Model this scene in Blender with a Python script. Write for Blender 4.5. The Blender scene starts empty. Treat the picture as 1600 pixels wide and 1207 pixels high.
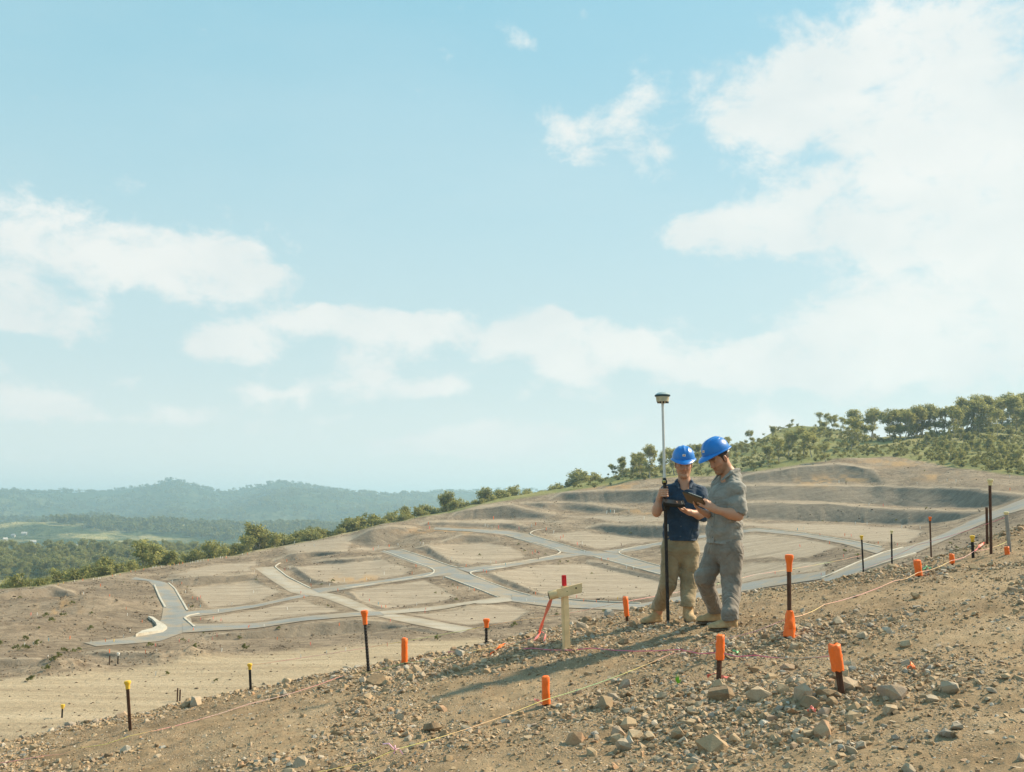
import bpy, bmesh, math, random
import numpy as np
from mathutils import Vector, Matrix

scene = bpy.context.scene
COL = scene.collection
random.seed(7); RNG = np.random.default_rng(7)

# ------------------------------------------------------------------ camera
FPX = 35.0 / 36.0 * 1600.0            # focal length in photograph pixels
VH = 800.0                            # row of the true horizon in the photograph
PITCH = math.atan((VH - 603.5) / FPX)
cam_d = bpy.data.cameras.new('camera'); cam = bpy.data.objects.new('camera', cam_d); COL.objects.link(cam)
cam_d.lens = 35.0; cam_d.sensor_width = 36.0; cam_d.clip_start = 0.1; cam_d.clip_end = 40000.0
cam.location = (0, 0, 0); cam.rotation_euler = (math.radians(90) + PITCH, 0, 0)
scene.camera = cam

# ------------------------------------------------------------------ light and exposure
SUN_EL, SUN_AZ = math.radians(39), math.radians(22)      # azimuth from +X (picture right) towards +Y (away)
SUN_DIR = Vector((math.cos(SUN_EL) * math.cos(SUN_AZ), math.cos(SUN_EL) * math.sin(SUN_AZ), math.sin(SUN_EL)))
scene.view_settings.view_transform = 'Standard'; scene.view_settings.look = 'None'
scene.view_settings.gamma = 1.0; scene.view_settings.use_curve_mapping = False
scene.view_settings.exposure = 1.34
scene.cycles.use_denoising = True
scene.cycles.max_bounces = 6; scene.cycles.diffuse_bounces = 3; scene.cycles.glossy_bounces = 2
scene.cycles.transmission_bounces = 3; scene.cycles.transparent_max_bounces = 8; scene.cycles.volume_bounces = 1
scene.cycles.sample_clamp_indirect = 6.0

sun_d = bpy.data.lights.new('sun', 'SUN'); sun = bpy.data.objects.new('sun', sun_d); COL.objects.link(sun)
sun_d.energy = 3.0; sun_d.angle = math.radians(2.2); sun_d.color = (1.0, 0.82, 0.58)
sun.rotation_euler = SUN_DIR.to_track_quat('Z', 'Y').to_euler()

world = bpy.data.worlds.new('World'); scene.world = world; world.use_nodes = True
class NT:
    """small node-tree helper"""
    def __init__(self, tree):
        self.t = tree; self.t.nodes.clear()
    def n(self, typ, **kw):
        nd = self.t.nodes.new(typ)
        for k, v in kw.items():
            if k.startswith('i_'):
                nd.inputs[int(k[2:])].default_value = v
            else:
                setattr(nd, k, v)
        return nd
    def put(self, sock, v):
        if hasattr(v, 'is_output'): self.t.links.new(v, sock)
        elif isinstance(v, (tuple, list)) and len(v) == 3 and sock.type == 'RGBA': sock.default_value = (*v, 1)
        else: sock.default_value = v
    def math(self, op, a, b=0.0, c=0.0, clamp=False):
        nd = self.n('ShaderNodeMath', operation=op, use_clamp=clamp)
        self.put(nd.inputs[0], a); self.put(nd.inputs[1], b)
        if op in ('MULTIPLY_ADD', 'COMPARE', 'SMOOTH_MIN', 'SMOOTH_MAX'): self.put(nd.inputs[2], c)
        return nd.outputs[0]
    def vmath(self, op, a, b=(0, 0, 0)):
        nd = self.n('ShaderNodeVectorMath', operation=op)
        self.put(nd.inputs[0], a)
        if op == 'SCALE': self.put(nd.inputs['Scale'], b)
        else: self.put(nd.inputs[1], b)
        return nd.outputs['Value'] if op in ('LENGTH', 'DOT_PRODUCT') else nd.outputs['Vector']
    def noise(self, vec, scale, detail=4, rough=0.55, dist=0.0, out='Fac'):
        nd = self.n('ShaderNodeTexNoise')
        if vec is not None: self.put(nd.inputs['Vector'], vec)
        nd.inputs['Scale'].default_value = scale; nd.inputs['Detail'].default_value = detail
        nd.inputs['Roughness'].default_value = rough; nd.inputs['Distortion'].default_value = dist
        return nd.outputs[out]
    def ramp(self, fac, stops, interp='LINEAR'):
        nd = self.n('ShaderNodeValToRGB'); nd.color_ramp.interpolation = interp
        el = nd.color_ramp.elements
        while len(el) < len(stops): el.new(0.5)
        for e, (p, c) in zip(el, stops):
            e.position = p; e.color = (*c, 1) if len(c) == 3 else c
        self.put(nd.inputs[0], fac); return nd.outputs[0]
    def rng(self, v, a, b, c=0.0, d=1.0, smooth=False):
        nd = self.n('ShaderNodeMapRange', clamp=True)
        if smooth: nd.interpolation_type = 'SMOOTHSTEP'
        self.put(nd.inputs[0], v)
        for i, q in zip((1, 2, 3, 4), (a, b, c, d)): self.put(nd.inputs[i], q)
        return nd.outputs[0]
    def mix(self, f, a, b, blend='MIX'):
        nd = self.n('ShaderNodeMix', data_type='RGBA', blend_type=blend)
        self.put(nd.inputs[0], f); self.put(nd.inputs[6], a); self.put(nd.inputs[7], b)
        return nd.outputs[2]
    def attr(self, name):
        return self.n('ShaderNodeAttribute', attribute_name=name)

def sky_world():
    g = NT(world.node_tree)
    sky = g.n('ShaderNodeTexSky', sky_type='NISHITA', sun_disc=False)
    sky.sun_elevation = SUN_EL; sky.sun_rotation = math.radians(90) - SUN_AZ   # measured from +Y towards +X
    sky.altitude = 150; sky.air_density = 1.0; sky.dust_density = 2.4; sky.ozone_density = 1.6
    tc = g.n('ShaderNodeTexCoord'); d = tc.outputs['Generated']
    sep = g.n('ShaderNodeSeparateXYZ'); g.put(sep.inputs[0], d)
    X, Y, Z = sep.outputs
    zc = g.math('MAXIMUM', Z, 0.0)
    # clouds lie on a layer: direction -> layer coordinates, flattened towards the horizon
    den = g.math('ADD', zc, 0.10)
    cmb = g.n('ShaderNodeCombineXYZ')
    g.put(cmb.inputs[0], g.math('DIVIDE', X, den)); g.put(cmb.inputs[1], g.math('DIVIDE', Y, den)); cmb.inputs[2].default_value = 3.7
    n1 = g.noise(cmb.outputs[0], 0.8, 7, 0.56, 0.35)
    # view-independent sky coordinates for the individual clouds: azimuth, elevation
    az = g.math('ARCTAN2', X, Y); el = g.math('ARCSINE', Z)
    cm2 = g.n('ShaderNodeCombineXYZ'); g.put(cm2.inputs[0], az); g.put(cm2.inputs[1], g.math('MULTIPLY', el, 1.5)); cm2.inputs[2].default_value = 0.3
    nw = g.noise(cm2.outputs[0], 10.0, 6, 0.62, 0.2, out='Color')
    wv = g.vmath('SCALE', g.vmath('SUBTRACT', nw, (0.5, 0.5, 0.5)), 0.10)
    ws = g.n('ShaderNodeSeparateXYZ'); g.put(ws.inputs[0], wv)
    az2 = g.math('ADD', az, ws.outputs[0]); el2 = g.math('ADD', el, g.math('MULTIPLY', ws.outputs[1], 0.7))
    def pix(u, v):
        a = (u - 800) / FPX; b = -(v - 603.5) / FPX
        x, y, z = a, math.cos(PITCH) - math.sin(PITCH) * b, math.sin(PITCH) + math.cos(PITCH) * b
        return math.atan2(x, y), math.asin(z / math.sqrt(x * x + y * y + z * z))
    # (centre px, half width, half height, weight)
    clouds = [(240, 395, 175, 50, .95), (110, 365, 110, 42, .8), (340, 430, 90, 38, .9), (390, 425, 42, 30, .6), (30, 470, 120, 45, .55), (350, 545, 90, 40, 1.0), 
              (60, 628, 90, 28, 1.0), (110, 640, 45, 16, .4), (495, 500, 100, 30, .95), (680, 522, 105, 38, 1.05), (560, 575, 65, 36, .85), (670, 608, 75, 22, .85),
              (920, 550, 145, 48, 1.2), (845, 515, 52, 34, .9), (450, 612, 80, 20, .6), (790, 690, 150, 34, .7), (560, 650, 70, 16, .45), (330, 660, 160, 18, .42), (200, 600, 50, 12, .45), (900, 620, 70, 16, .4), (520, 700, 120, 20, .42), (680, 700, 80, 16, .4), (120, 700, 150, 18, .35),
              (1160, 580, 130, 36, .85), (1330, 565, 190, 46, .6), (950, 205, 110, 50, .55), (875, 200, 60, 34, .5), (820, 58, 45, 26, .55), (990, 140, 55, 45, .4), (930, 245, 40, 22, .35),
              (690, 92, 36, 18, .4), (625, 98, 28, 16, .38), (1190, 140, 115, 72, .85), (1200, 220, 80, 60, .65), (1330, 100, 130, 80, .6), (1470, 60, 160, 90, .62), (1520, 180, 150, 90, .62), (1400, 200, 90, 60, .5),
              (1290, 325, 175, 46, .95), (1200, 375, 110, 30, .75), (1085, 362, 42, 30, .85), (1460, 310, 170, 70, .72), (1560, 400, 170, 80, .65), (1400, 440, 190, 46, .62), (1500, 540, 210, 80, .62), (1380, 500, 120, 40, .4),
              (1780, 300, 260, 280, .65), (-180, 430, 180, 70, .7), (-150, 580, 150, 34, .55), (1250, 680, 400, 44, .55), (90, 500, 70, 24, .45)]
    tot = None
    for (u, v, hw, hh, w) in clouds:
        a0, e0 = pix(u, v); sa = hw / FPX * 0.92; se = hh / FPX * 0.86
        dx = g.math('MULTIPLY', g.math('SUBTRACT', az2, a0), 1 / sa); dy = g.math('MULTIPLY', g.math('SUBTRACT', el2, e0), 1 / se)
        r2 = g.math('ADD', g.math('MULTIPLY', dx, dx), g.math('MULTIPLY', dy, dy))
        b = g.math('MULTIPLY', g.math('POWER', math.e, g.math('MULTIPLY', r2, -1.0)), w)
        tot = b if tot is None else g.math('ADD', tot, b)
    tot = g.math('SMOOTH_MIN', tot, 0.80, 0.25)
    nf = g.noise(cm2.outputs[0], 17.0, 8, 0.64, 0.25)
    field = g.math('ADD', tot, g.math('MULTIPLY', g.math('SUBTRACT', nf, 0.5), 1.8))
    body = g.rng(field, 0.20, 0.80, 0, 1, True)
    # the open cloud cover that goes on all round the sky
    cover = g.rng(n1, 0.46, 0.70, 0, 0.8, True)
    away = g.rng(g.math('ABSOLUTE', az), 0.75, 1.2, 0.12, 1.0, True)
    cover = g.math('MULTIPLY', cover, away)
    cl = g.math('MAXIMUM', body, cover, clamp=True)
    # shade: undersides slightly grey
    shade = g.noise(cm2.outputs[0], 9.0, 4, 0.5, 0.2)
    ccol = g.mix(g.rng(shade, 0.35, 0.65), (4.1, 4.3, 4.22), (4.7, 4.7, 4.5))
    veil = g.mix(SKY_VEIL, sky.outputs[0], (1.5, 3.15, 3.75))
    hz = g.mix(g.rng(el, 0.0, 0.56, 0.9, 0.0, True), veil, (3.6, 4.15, 4.08))
    hz = g.mix(g.rng(el, 0.0, 0.16, 0.85, 0.0, True), hz, (4.45, 4.6, 4.35))
    fin = g.mix(g.math('MULTIPLY', cl, 0.9), hz, ccol)
    bg = g.n('ShaderNodeBackground'); g.put(bg.inputs[0], fin); bg.inputs[1].default_value = 0.08
    out = g.n('ShaderNodeOutputWorld'); g.put(out.inputs[0], bg.outputs[0])
SKY_VEIL = 0.85
sky_world()

# ------------------------------------------------------------------ helpers
def px_dir(u, v):
    """photograph pixel -> (x/y, z/y): slopes of its ray in the level world"""
    a = (np.asarray(u, float) - 800) / FPX; b = -(np.asarray(v, float) - 603.5) / FPX
    y = math.cos(PITCH) - math.sin(PITCH) * b
    return a / y, (math.sin(PITCH) + math.cos(PITCH) * b) / y
def at(u, v, d):
    a, t = px_dir(u, v); return Vector((float(a * d), float(d), float(t * d)))

def _hash(ix, iy, seed):
    h = (ix.astype(np.int64) * 374761393 + iy.astype(np.int64) * 668265263 + seed * 1442695041) & 0xFFFFFFFF
    h = ((h ^ (h >> 13)) * 1274126177) & 0xFFFFFFFF
    h = (h ^ (h >> 16)) & 0xFFFFFFFF
    return h.astype(np.float64) / 4294967295.0
def vnoise(x, y, seed=0):
    x = np.asarray(x, float); y = np.asarray(y, float)
    ix = np.floor(x); iy = np.floor(y); fx = x - ix; fy = y - iy
    fx = fx * fx * fx * (fx * (fx * 6 - 15) + 10); fy = fy * fy * fy * (fy * (fy * 6 - 15) + 10)
    a = _hash(ix, iy, seed); b = _hash(ix + 1, iy, seed); c = _hash(ix, iy + 1, seed); d = _hash(ix + 1, iy + 1, seed)
    return (a + (b - a) * fx) * (1 - fy) + (c + (d - c) * fx) * fy
def fbm(x, y, seed=0, octs=4, gain=0.5, lac=2.03):
    s = 0.0; amp = 1.0; tot = 0.0
    for o in range(octs):
        s = s + amp * (vnoise(x, y, seed + o * 17) * 2 - 1); tot += amp
        x = x * lac + 13.1; y = y * lac + 7.7; amp *= gain
    return s / tot
def sstep(x, a, b):
    t = np.clip((x - a) / (b - a), 0, 1); return t * t * (3 - 2 * t)

def mesh_np(name, V, F, smooth=True):
    """mesh from numpy vertices and an (n,3) or (n,4) face array"""
    V = np.ascontiguousarray(V, np.float32); F = np.ascontiguousarray(F, np.int32)
    m = bpy.data.meshes.new(name); k = F.shape[1]
    m.vertices.add(len(V)); m.vertices.foreach_set('co', V.ravel())
    m.loops.add(F.size); m.loops.foreach_set('vertex_index', F.ravel())
    m.polygons.add(len(F)); m.polygons.foreach_set('loop_start', np.arange(0, F.size, k, dtype=np.int32))
    m.polygons.foreach_set('use_smooth', np.full(len(F), smooth, bool))
    m.update(calc_edges=True); return m
def color_attr(m, name, C):
    a = m.color_attributes.new(name, 'FLOAT_COLOR', 'POINT')
    C = np.asarray(C, np.float32)
    if C.shape[1] == 3: C = np.hstack([C, np.ones((len(C), 1), np.float32)])
    a.data.foreach_set('color', np.ascontiguousarray(C).ravel())
def grid_faces(nr, nc):
    i = np.arange(nr * nc).reshape(nr, nc)
    return np.stack([i[:-1, :-1], i[:-1, 1:], i[1:, 1:], i[1:, :-1]], -1).reshape(-1, 4)
def link(name, mesh, mat=None, parent=None, **props):
    o = bpy.data.objects.new(name, mesh); COL.objects.link(o)
    if mat is not None and mesh is not None and not mesh.materials: mesh.materials.append(mat)
    if parent is not None: o.parent = parent
    for k, v in props.items(): o[k] = v
    return o
def thing(name, label, cat, loc, rotz=0.0, group=None):
    o = bpy.data.objects.new(name, None); COL.objects.link(o); o.empty_display_size = 0.1
    o.location = loc; o.rotation_euler = (0, 0, rotz); o['label'] = label; o['category'] = cat
    if group: o['group'] = group
    return o
def tag(o, label, cat, group=None):
    o['label'] = label; o['category'] = cat
    if group: o['group'] = group
    return o

class Geo:
    """collects simple shapes into one mesh"""
    def __init__(self): self.V = []; self.F = []
    def add(self, verts, faces):
        k = len(self.V); self.V += [tuple(v) for v in verts]; self.F += [tuple(i + k for i in f) for f in faces]; return self
    def rings(self, rings, cap=True, close=True):
        n = len(rings[0]); V = [p for r in rings for p in r]; F = []
        for i in range(len(rings) - 1):
            for j in range(n if close else n - 1):
                a = i * n + j; b = i * n + (j + 1) % n; F.append((a, b, b + n, a + n))
        if cap: F.append(tuple(range(n - 1, -1, -1))); F.append(tuple(range((len(rings) - 1) * n, len(rings) * n)))
        return self.add(V, F)
    def lathe(self, prof, n=16, axis=((0, 0, 0), (0, 0, 1)), cap=True):
        """prof: list of (radius, height) along the axis"""
        o = Vector(axis[0]); z = Vector(axis[1]).normalized()
        x = z.orthogonal().normalized(); y = z.cross(x)
        rings = [[o + z * h + x * (r * math.cos(2 * math.pi * k / n)) + y * (r * math.sin(2 * math.pi * k / n)) for k in range(n)] for r, h in prof]
        return self.rings(rings, cap)
    def tube(self, pts, rad, n=8, cap=True):
        pts = [Vector(p) for p in pts]; rad = rad if isinstance(rad, (list, tuple)) else [rad] * len(pts)
        up = None; rings = []
        for i, p in enumerate(pts):
            t = (pts[min(i + 1, len(pts) - 1)] - pts[max(i - 1, 0)]).normalized()
            if up is None: up = t.orthogonal().normalized()
            x = (up - t * up.dot(t)).normalized(); y = t.cross(x); up = x
            rings.append([p + x * (rad[i] * math.cos(2 * math.pi * k / n)) + y * (rad[i] * math.sin(2 * math.pi * k / n)) for k in range(n)])
        return self.rings(rings, cap)
    def box(self, c, s, R=None):
        R = R or Matrix.Identity(3); c = Vector(c)
        V = [c + R @ Vector((s[0] * i / 2, s[1] * j / 2, s[2] * k / 2)) for k in (-1, 1) for j in (-1, 1) for i in (-1, 1)]
        return self.add(V, [(0, 2, 3, 1), (4, 5, 7, 6), (0, 1, 5, 4), (2, 6, 7, 3), (0, 4, 6, 2), (1, 3, 7, 5)])
    def mesh(self, name, smooth=False, bevel=0.0, angle=40):
        m = bpy.data.meshes.new(name); m.from_pydata(self.V, [], self.F)
        if bevel > 0:
            bm = bmesh.new(); bm.from_mesh(m)
            es = [e for e in bm.edges if len(e.link_faces) == 2 and e.calc_face_angle(0) > math.radians(35)]
            bmesh.ops.bevel(bm, geom=es, offset=bevel, segments=2, affect='EDGES', clamp_overlap=True)
            bm.to_mesh(m); bm.free()
        if smooth:
            m.polygons.foreach_set('use_smooth', [True] * len(m.polygons)); m.set_sharp_from_angle(angle=math.radians(angle))
        m.update(); return m
    def obj(self, name, mat, parent=None, smooth=False, bevel=0.0, angle=40):
        return link(name, self.mesh(name, smooth, bevel, angle), mat, parent)

MATS = {}
def mat_simple(name, col, rough=0.6, metal=0.0, var=0.12, nscale=30.0, bump=0.0, bscale=60.0, spec=0.4, dirt=None):
    """painted / plain surface with slight procedural variation"""
    m = bpy.data.materials.new(name); m.use_nodes = True; g = NT(m.node_tree)
    tc = g.n('ShaderNodeTexCoord').outputs['Object']
    n = g.noise(tc, nscale, 5, 0.6)
    c = g.mix(g.rng(n, 0.3, 0.7), tuple(x * (1 - var) for x in col), tuple(min(1, x * (1 + var)) for x in col))
    if dirt:
        c = g.mix(g.rng(g.noise(tc, nscale * 0.4, 6, 0.7), 0.52, 0.68, 0, dirt[3] if len(dirt) > 3 else 0.6), c, dirt[:3])
    b = g.n('ShaderNodeBsdfPrincipled'); g.put(b.inputs['Base Color'], c)
    g.put(b.inputs['Roughness'], g.rng(n, 0.2, 0.8, max(0, rough - 0.08), min(1, rough + 0.08)))
    b.inputs['Metallic'].default_value = metal; b.inputs['Specular IOR Level'].default_value = spec
    if bump > 0:
        bp = g.n('ShaderNodeBump'); bp.inputs['Strength'].default_value = 1.0; bp.inputs['Distance'].default_value = bump
        g.put(bp.inputs['Height'], g.noise(tc, bscale, 5, 0.6)); g.put(b.inputs['Normal'], bp.outputs[0])
    o = g.n('ShaderNodeOutputMaterial'); g.put(o.inputs[0], b.outputs[0]); MATS[name] = m; return m

# ------------------------------------------------------------------ terrain: the foreground slope
FG_H, FG_B = 1.37, 0.17            # ground 1.37 m under the lens, rising 17 % to the right
CREST = np.array([(-900, 1330), (-400, 1232), (-200, 1190), (0, 1150), (100, 1128), (200, 1106), (300, 1084), (400, 1066), (500, 1047), (570, 1035), (650, 1021),
                  (760, 1000), (850, 979), (950, 955), (1040, 938), (1150, 921), (1233, 908), (1281, 904), (1339, 893), (1418, 877), (1450, 861),
                  (1500, 848), (1551, 829), (1600, 811), (1800, 765), (2400, 640)], float)
def crest_d(a):
    u = 800 + np.asarray(a) * FPX * 0.985
    v = np.interp(u, CREST[:, 0], CREST[:, 1]); aa, t = px_dir(u, v)
    return np.clip(FG_H / np.maximum(FG_B * aa - t, 0.02), 6.0, 17.0)
PILE = [(1.75, 5.95, 0.75, 0.45, 0.07), (-0.2, 10.0, 1.1, 0.6, 0.06), (2.1, 8.0, 0.7, 0.5, 0.05)]
def fg_height(x, y, fine=True):
    x = np.asarray(x, float); y = np.asarray(y, float)
    a = x / np.maximum(y, 0.5); dc = crest_d(np.clip(a, -1.2, 1.2))
    z = -FG_H + FG_B * x
    z = z + 0.05 * fbm(x * 0.55, y * 0.55, 3, 3)
    for (px, py, sx, sy, h) in PILE: z = z + h * np.exp(-((x - px) / sx) ** 2 - ((y - py) / sy) ** 2)
    over = y - dc - 0.25 * fbm(x * 1.3, y * 1.3, 91, 3)
    z = z + 0.07 * np.exp(-(np.minimum(over + 0.35, 2) / 0.5) ** 2)                    # pushed-up rubble along the edge
    s = 0.35 * np.log1p(np.exp(np.clip(over / 0.35, -30, 30)))
    z = z - 0.8 * np.minimum(s, 20) - 0.05 * s
    if fine:
        near = np.exp(-np.maximum(over, 0) / 6)
        z = z + near * (0.022 * fbm(x * 3.1, y * 3.1, 11, 3) + 0.012 * fbm(x * 11, y * 11, 23, 3) + 0.006 * fbm(x * 34, y * 34, 31, 2))
    return z

def dirt_material():
    m = bpy.data.materials.new('stony_dirt'); m.use_nodes = True; g = NT(m.node_tree)
    P = g.n('ShaderNodeNewGeometry').outputs['Position']
    big = g.noise(P, 0.45, 4, 0.6); mid = g.noise(P, 3.5, 6, 0.65); fin = g.noise(P, 38, 6, 0.7)
    c = g.ramp(g.math('ADD', g.math('MULTIPLY', big, 0.5), g.math('MULTIPLY', mid, 0.5)),
               [(0.30, (0.18, 0.122, 0.07)), (0.46, (0.295, 0.208, 0.122)), (0.58, (0.40, 0.293, 0.18)), (0.72, (0.50, 0.38, 0.248))])
    c = g.mix(g.rng(g.noise(P, 1.6, 5, 0.7), 0.60, 0.74, 0, 0.5), c, (0.42, 0.25, 0.13))          # rusty patches
    c = g.mix(g.rng(fin, 0.35, 0.7), g.mix(0.35, c, (0.12, 0.09, 0.06)), c)
    v = g.n('ShaderNodeTexVoronoi', feature='F1'); g.put(v.inputs['Vector'], P); v.inputs['Scale'].default_value = 55
    gr = g.math('MULTIPLY', g.rng(v.outputs['Distance'], 0.25, 0.45, 1, 0), g.rng(g.noise(P, 2.2, 3, 0.5), 0.45, 0.6))
    vc = g.n('ShaderNodeSeparateColor'); g.put(vc.inputs[0], v.outputs['Color'])
    c = g.mix(g.math('MULTIPLY', gr, 0.65), c, g.ramp(vc.outputs[0], [(0, (0.2, 0.18, 0.15)), (0.5, (0.42, 0.34, 0.25)), (1, (0.58, 0.52, 0.43))]))
    b = g.n('ShaderNodeBsdfPrincipled'); g.put(b.inputs['Base Color'], c); b.inputs['Roughness'].default_value = 0.95
    b.inputs['Specular IOR Level'].default_value = 0.15
    h = g.math('ADD', g.math('MULTIPLY', fin, 0.012), g.math('ADD', g.math('MULTIPLY', g.noise(P, 140, 4, 0.7), 0.004), g.math('MULTIPLY', gr, 0.008)))
    bp = g.n('ShaderNodeBump'); bp.inputs['Strength'].default_value = 0.9; bp.inputs['Distance'].default_value = 1.0
    g.put(bp.inputs['Height'], h); g.put(b.inputs['Normal'], bp.outputs[0])
    o = g.n('ShaderNodeOutputMaterial'); g.put(o.inputs[0], b.outputs[0]); return m
M_DIRT = dirt_material()

def build_foreground():
    a = np.concatenate([np.linspace(-1.25, -0.56, 40, endpoint=False), np.linspace(-0.56, 0.56, 420, endpoint=False), np.linspace(0.56, 1.25, 41)])
    d = np.concatenate([np.linspace(-9, 2.4, 14, endpoint=False), np.geomspace(2.4, 15.5, 330, endpoint=False), np.geomspace(15.5, 62, 40)])
    A, D = np.meshgrid(a, d)
    W = np.where(D > 2.4, D, 2.4 + 0.35 * (2.4 - D)); X = A * W; Y = D
    Z = fg_height(X, np.where(D > 1, D, 1.0))
    m = mesh_np('foreground_ground', np.stack([X, Y, Z], -1).reshape(-1, 3), grid_faces(len(d), len(a)))
    return link('foreground_ground', m, M_DIRT, kind='structure')
FG = build_foreground()

# ------------------------------------------------------------------ terrain: the graded estate across the gully
CTRL = [(-700, 1150, 70), (-700, 980, 130), (-700, 950, 190), (-300, 1200, 52), (-300, 1000, 105), (-300, 945, 160), (0, 1195, 50), (0, 1130, 60), (0, 1050, 80), (0, 1000, 100), (0, 950, 135), (0, 918, 168), (110, 907, 180), (270, 970, 125), (207, 893, 200),
        (330, 873, 232), (400, 862, 252), (400, 950, 142), (400, 1050, 80), (400, 1110, 65), (585, 960, 133), (585, 1005, 98), (585, 1080, 72), (700, 895, 188), (560, 830, 285),
        (600, 860, 232), (700, 803, 312), (850, 775, 340), (912, 866, 228), (890, 942, 142), (890, 1000, 100), (1010, 750, 345), (1000, 930, 150), (1060, 970, 118), (1010, 890, 195), (1240, 727, 335), (1400, 715, 335),
        (1300, 905, 128), (1300, 945, 105), (1300, 830, 215), (1300, 780, 280), (1450, 870, 120), (1450, 830, 190), (1450, 790, 250), (1600, 850, 112), (1600, 800, 165), (1600, 765, 225), (1600, 730, 285),
        (900, 752, 385), (1100, 712, 450), (1246, 664, 500), (1350, 684, 440), (1600, 656, 450), (1800, 780, 150), (1800, 720, 300), (1800, 632, 460), (2300, 690, 160), (2300, 560, 520), (2300, 620, 320)]
RIDGE = np.array([(-700, 946), (-300, 940), (0, 920), (60, 917), (100, 909), (150, 903), (207, 893), (260, 884), (330, 873), (400, 862), (450, 853), (500, 842), (560, 830), (600, 819),
                  (650, 811), (700, 803), (740, 793), (780, 784), (850, 775), (900, 765), (960, 757), (1010, 750), (1100, 744), (1180, 737), (1240, 727), (1300, 720), (1350, 716),
                  (1400, 714), (1440, 721), (1500, 733), (1600, 744), (1800, 735), (2300, 700)], float)     # top of the bare dirt
TOP = np.array([(-700, 946), (-300, 940), (0, 919), (60, 916), (100, 908), (150, 902), (207, 892), (260, 883), (330, 872), (400, 861), (450, 852), (500, 841), (560, 829), (600, 818),
                (650, 809), (700, 800), (740, 789), (780, 780), (850, 769), (900, 758), (960, 745), (1010, 733), (1060, 722), (1100, 712), (1180, 690), (1215, 673), (1246, 664), (1290, 668),
                (1350, 684), (1420, 681), (1500, 672), (1600, 656), (1800, 632), (2300, 560)], float)        # skyline of the ground
def tps_fit(P, val):
    P = np.asarray(P, float); n = len(P)
    r2 = ((P[:, None] - P[None]) ** 2).sum(-1); K = 0.5 * r2 * np.log(r2 + 1e-9)
    A = np.zeros((n + 3, n + 3)); A[:n, :n] = K + 0.02 * np.eye(n); A[:n, n] = 1; A[:n, n + 1:] = P; A[n, :n] = 1; A[n + 1:, :n] = P.T
    return P, np.linalg.solve(A, np.concatenate([val, np.zeros(3)]))
def tps_eval(fit, q):
    P, w = fit; out = np.full(len(q), w[len(P)]) + q @ w[len(P) + 1:]
    for p, c in zip(P, w):
        r2 = ((q - p) ** 2).sum(-1); out += c * 0.5 * r2 * np.log(r2 + 1e-9)
    return out
S3 = np.array([1 / 300.0, 1 / 90.0])
FIT = tps_fit(np.array([(u, v) for u, v, d in CTRL]) * S3, np.log([d for *_, d in CTRL]))

def poly_sd(U, V, poly, ay=2.2):
    """signed distance (px, rows stretched by ay because the slope is seen flat) to a polygon; negative inside"""
    P = np.array(poly, float) * (1, ay); x = U; y = V * ay
    d2 = np.full(U.shape, 1e18); ins = np.zeros(U.shape, bool); n = len(P)
    for i in range(n):
        ax, ay_ = P[i]; bx, by = P[(i + 1) % n]; ex, ey = bx - ax, by - ay_
        t = np.clip(((x - ax) * ex + (y - ay_) * ey) / (ex * ex + ey * ey + 1e-9), 0, 1)
        d2 = np.minimum(d2, (x - ax - t * ex) ** 2 + (y - ay_ - t * ey) ** 2)
        c = ((ay_ > y) != (by > y)) & (x < (bx - ax) * (y - ay_) / (by - ay_ + 1e-12) + ax); ins ^= c
    d = np.sqrt(d2); return np.where(ins, -d, d)

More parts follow.
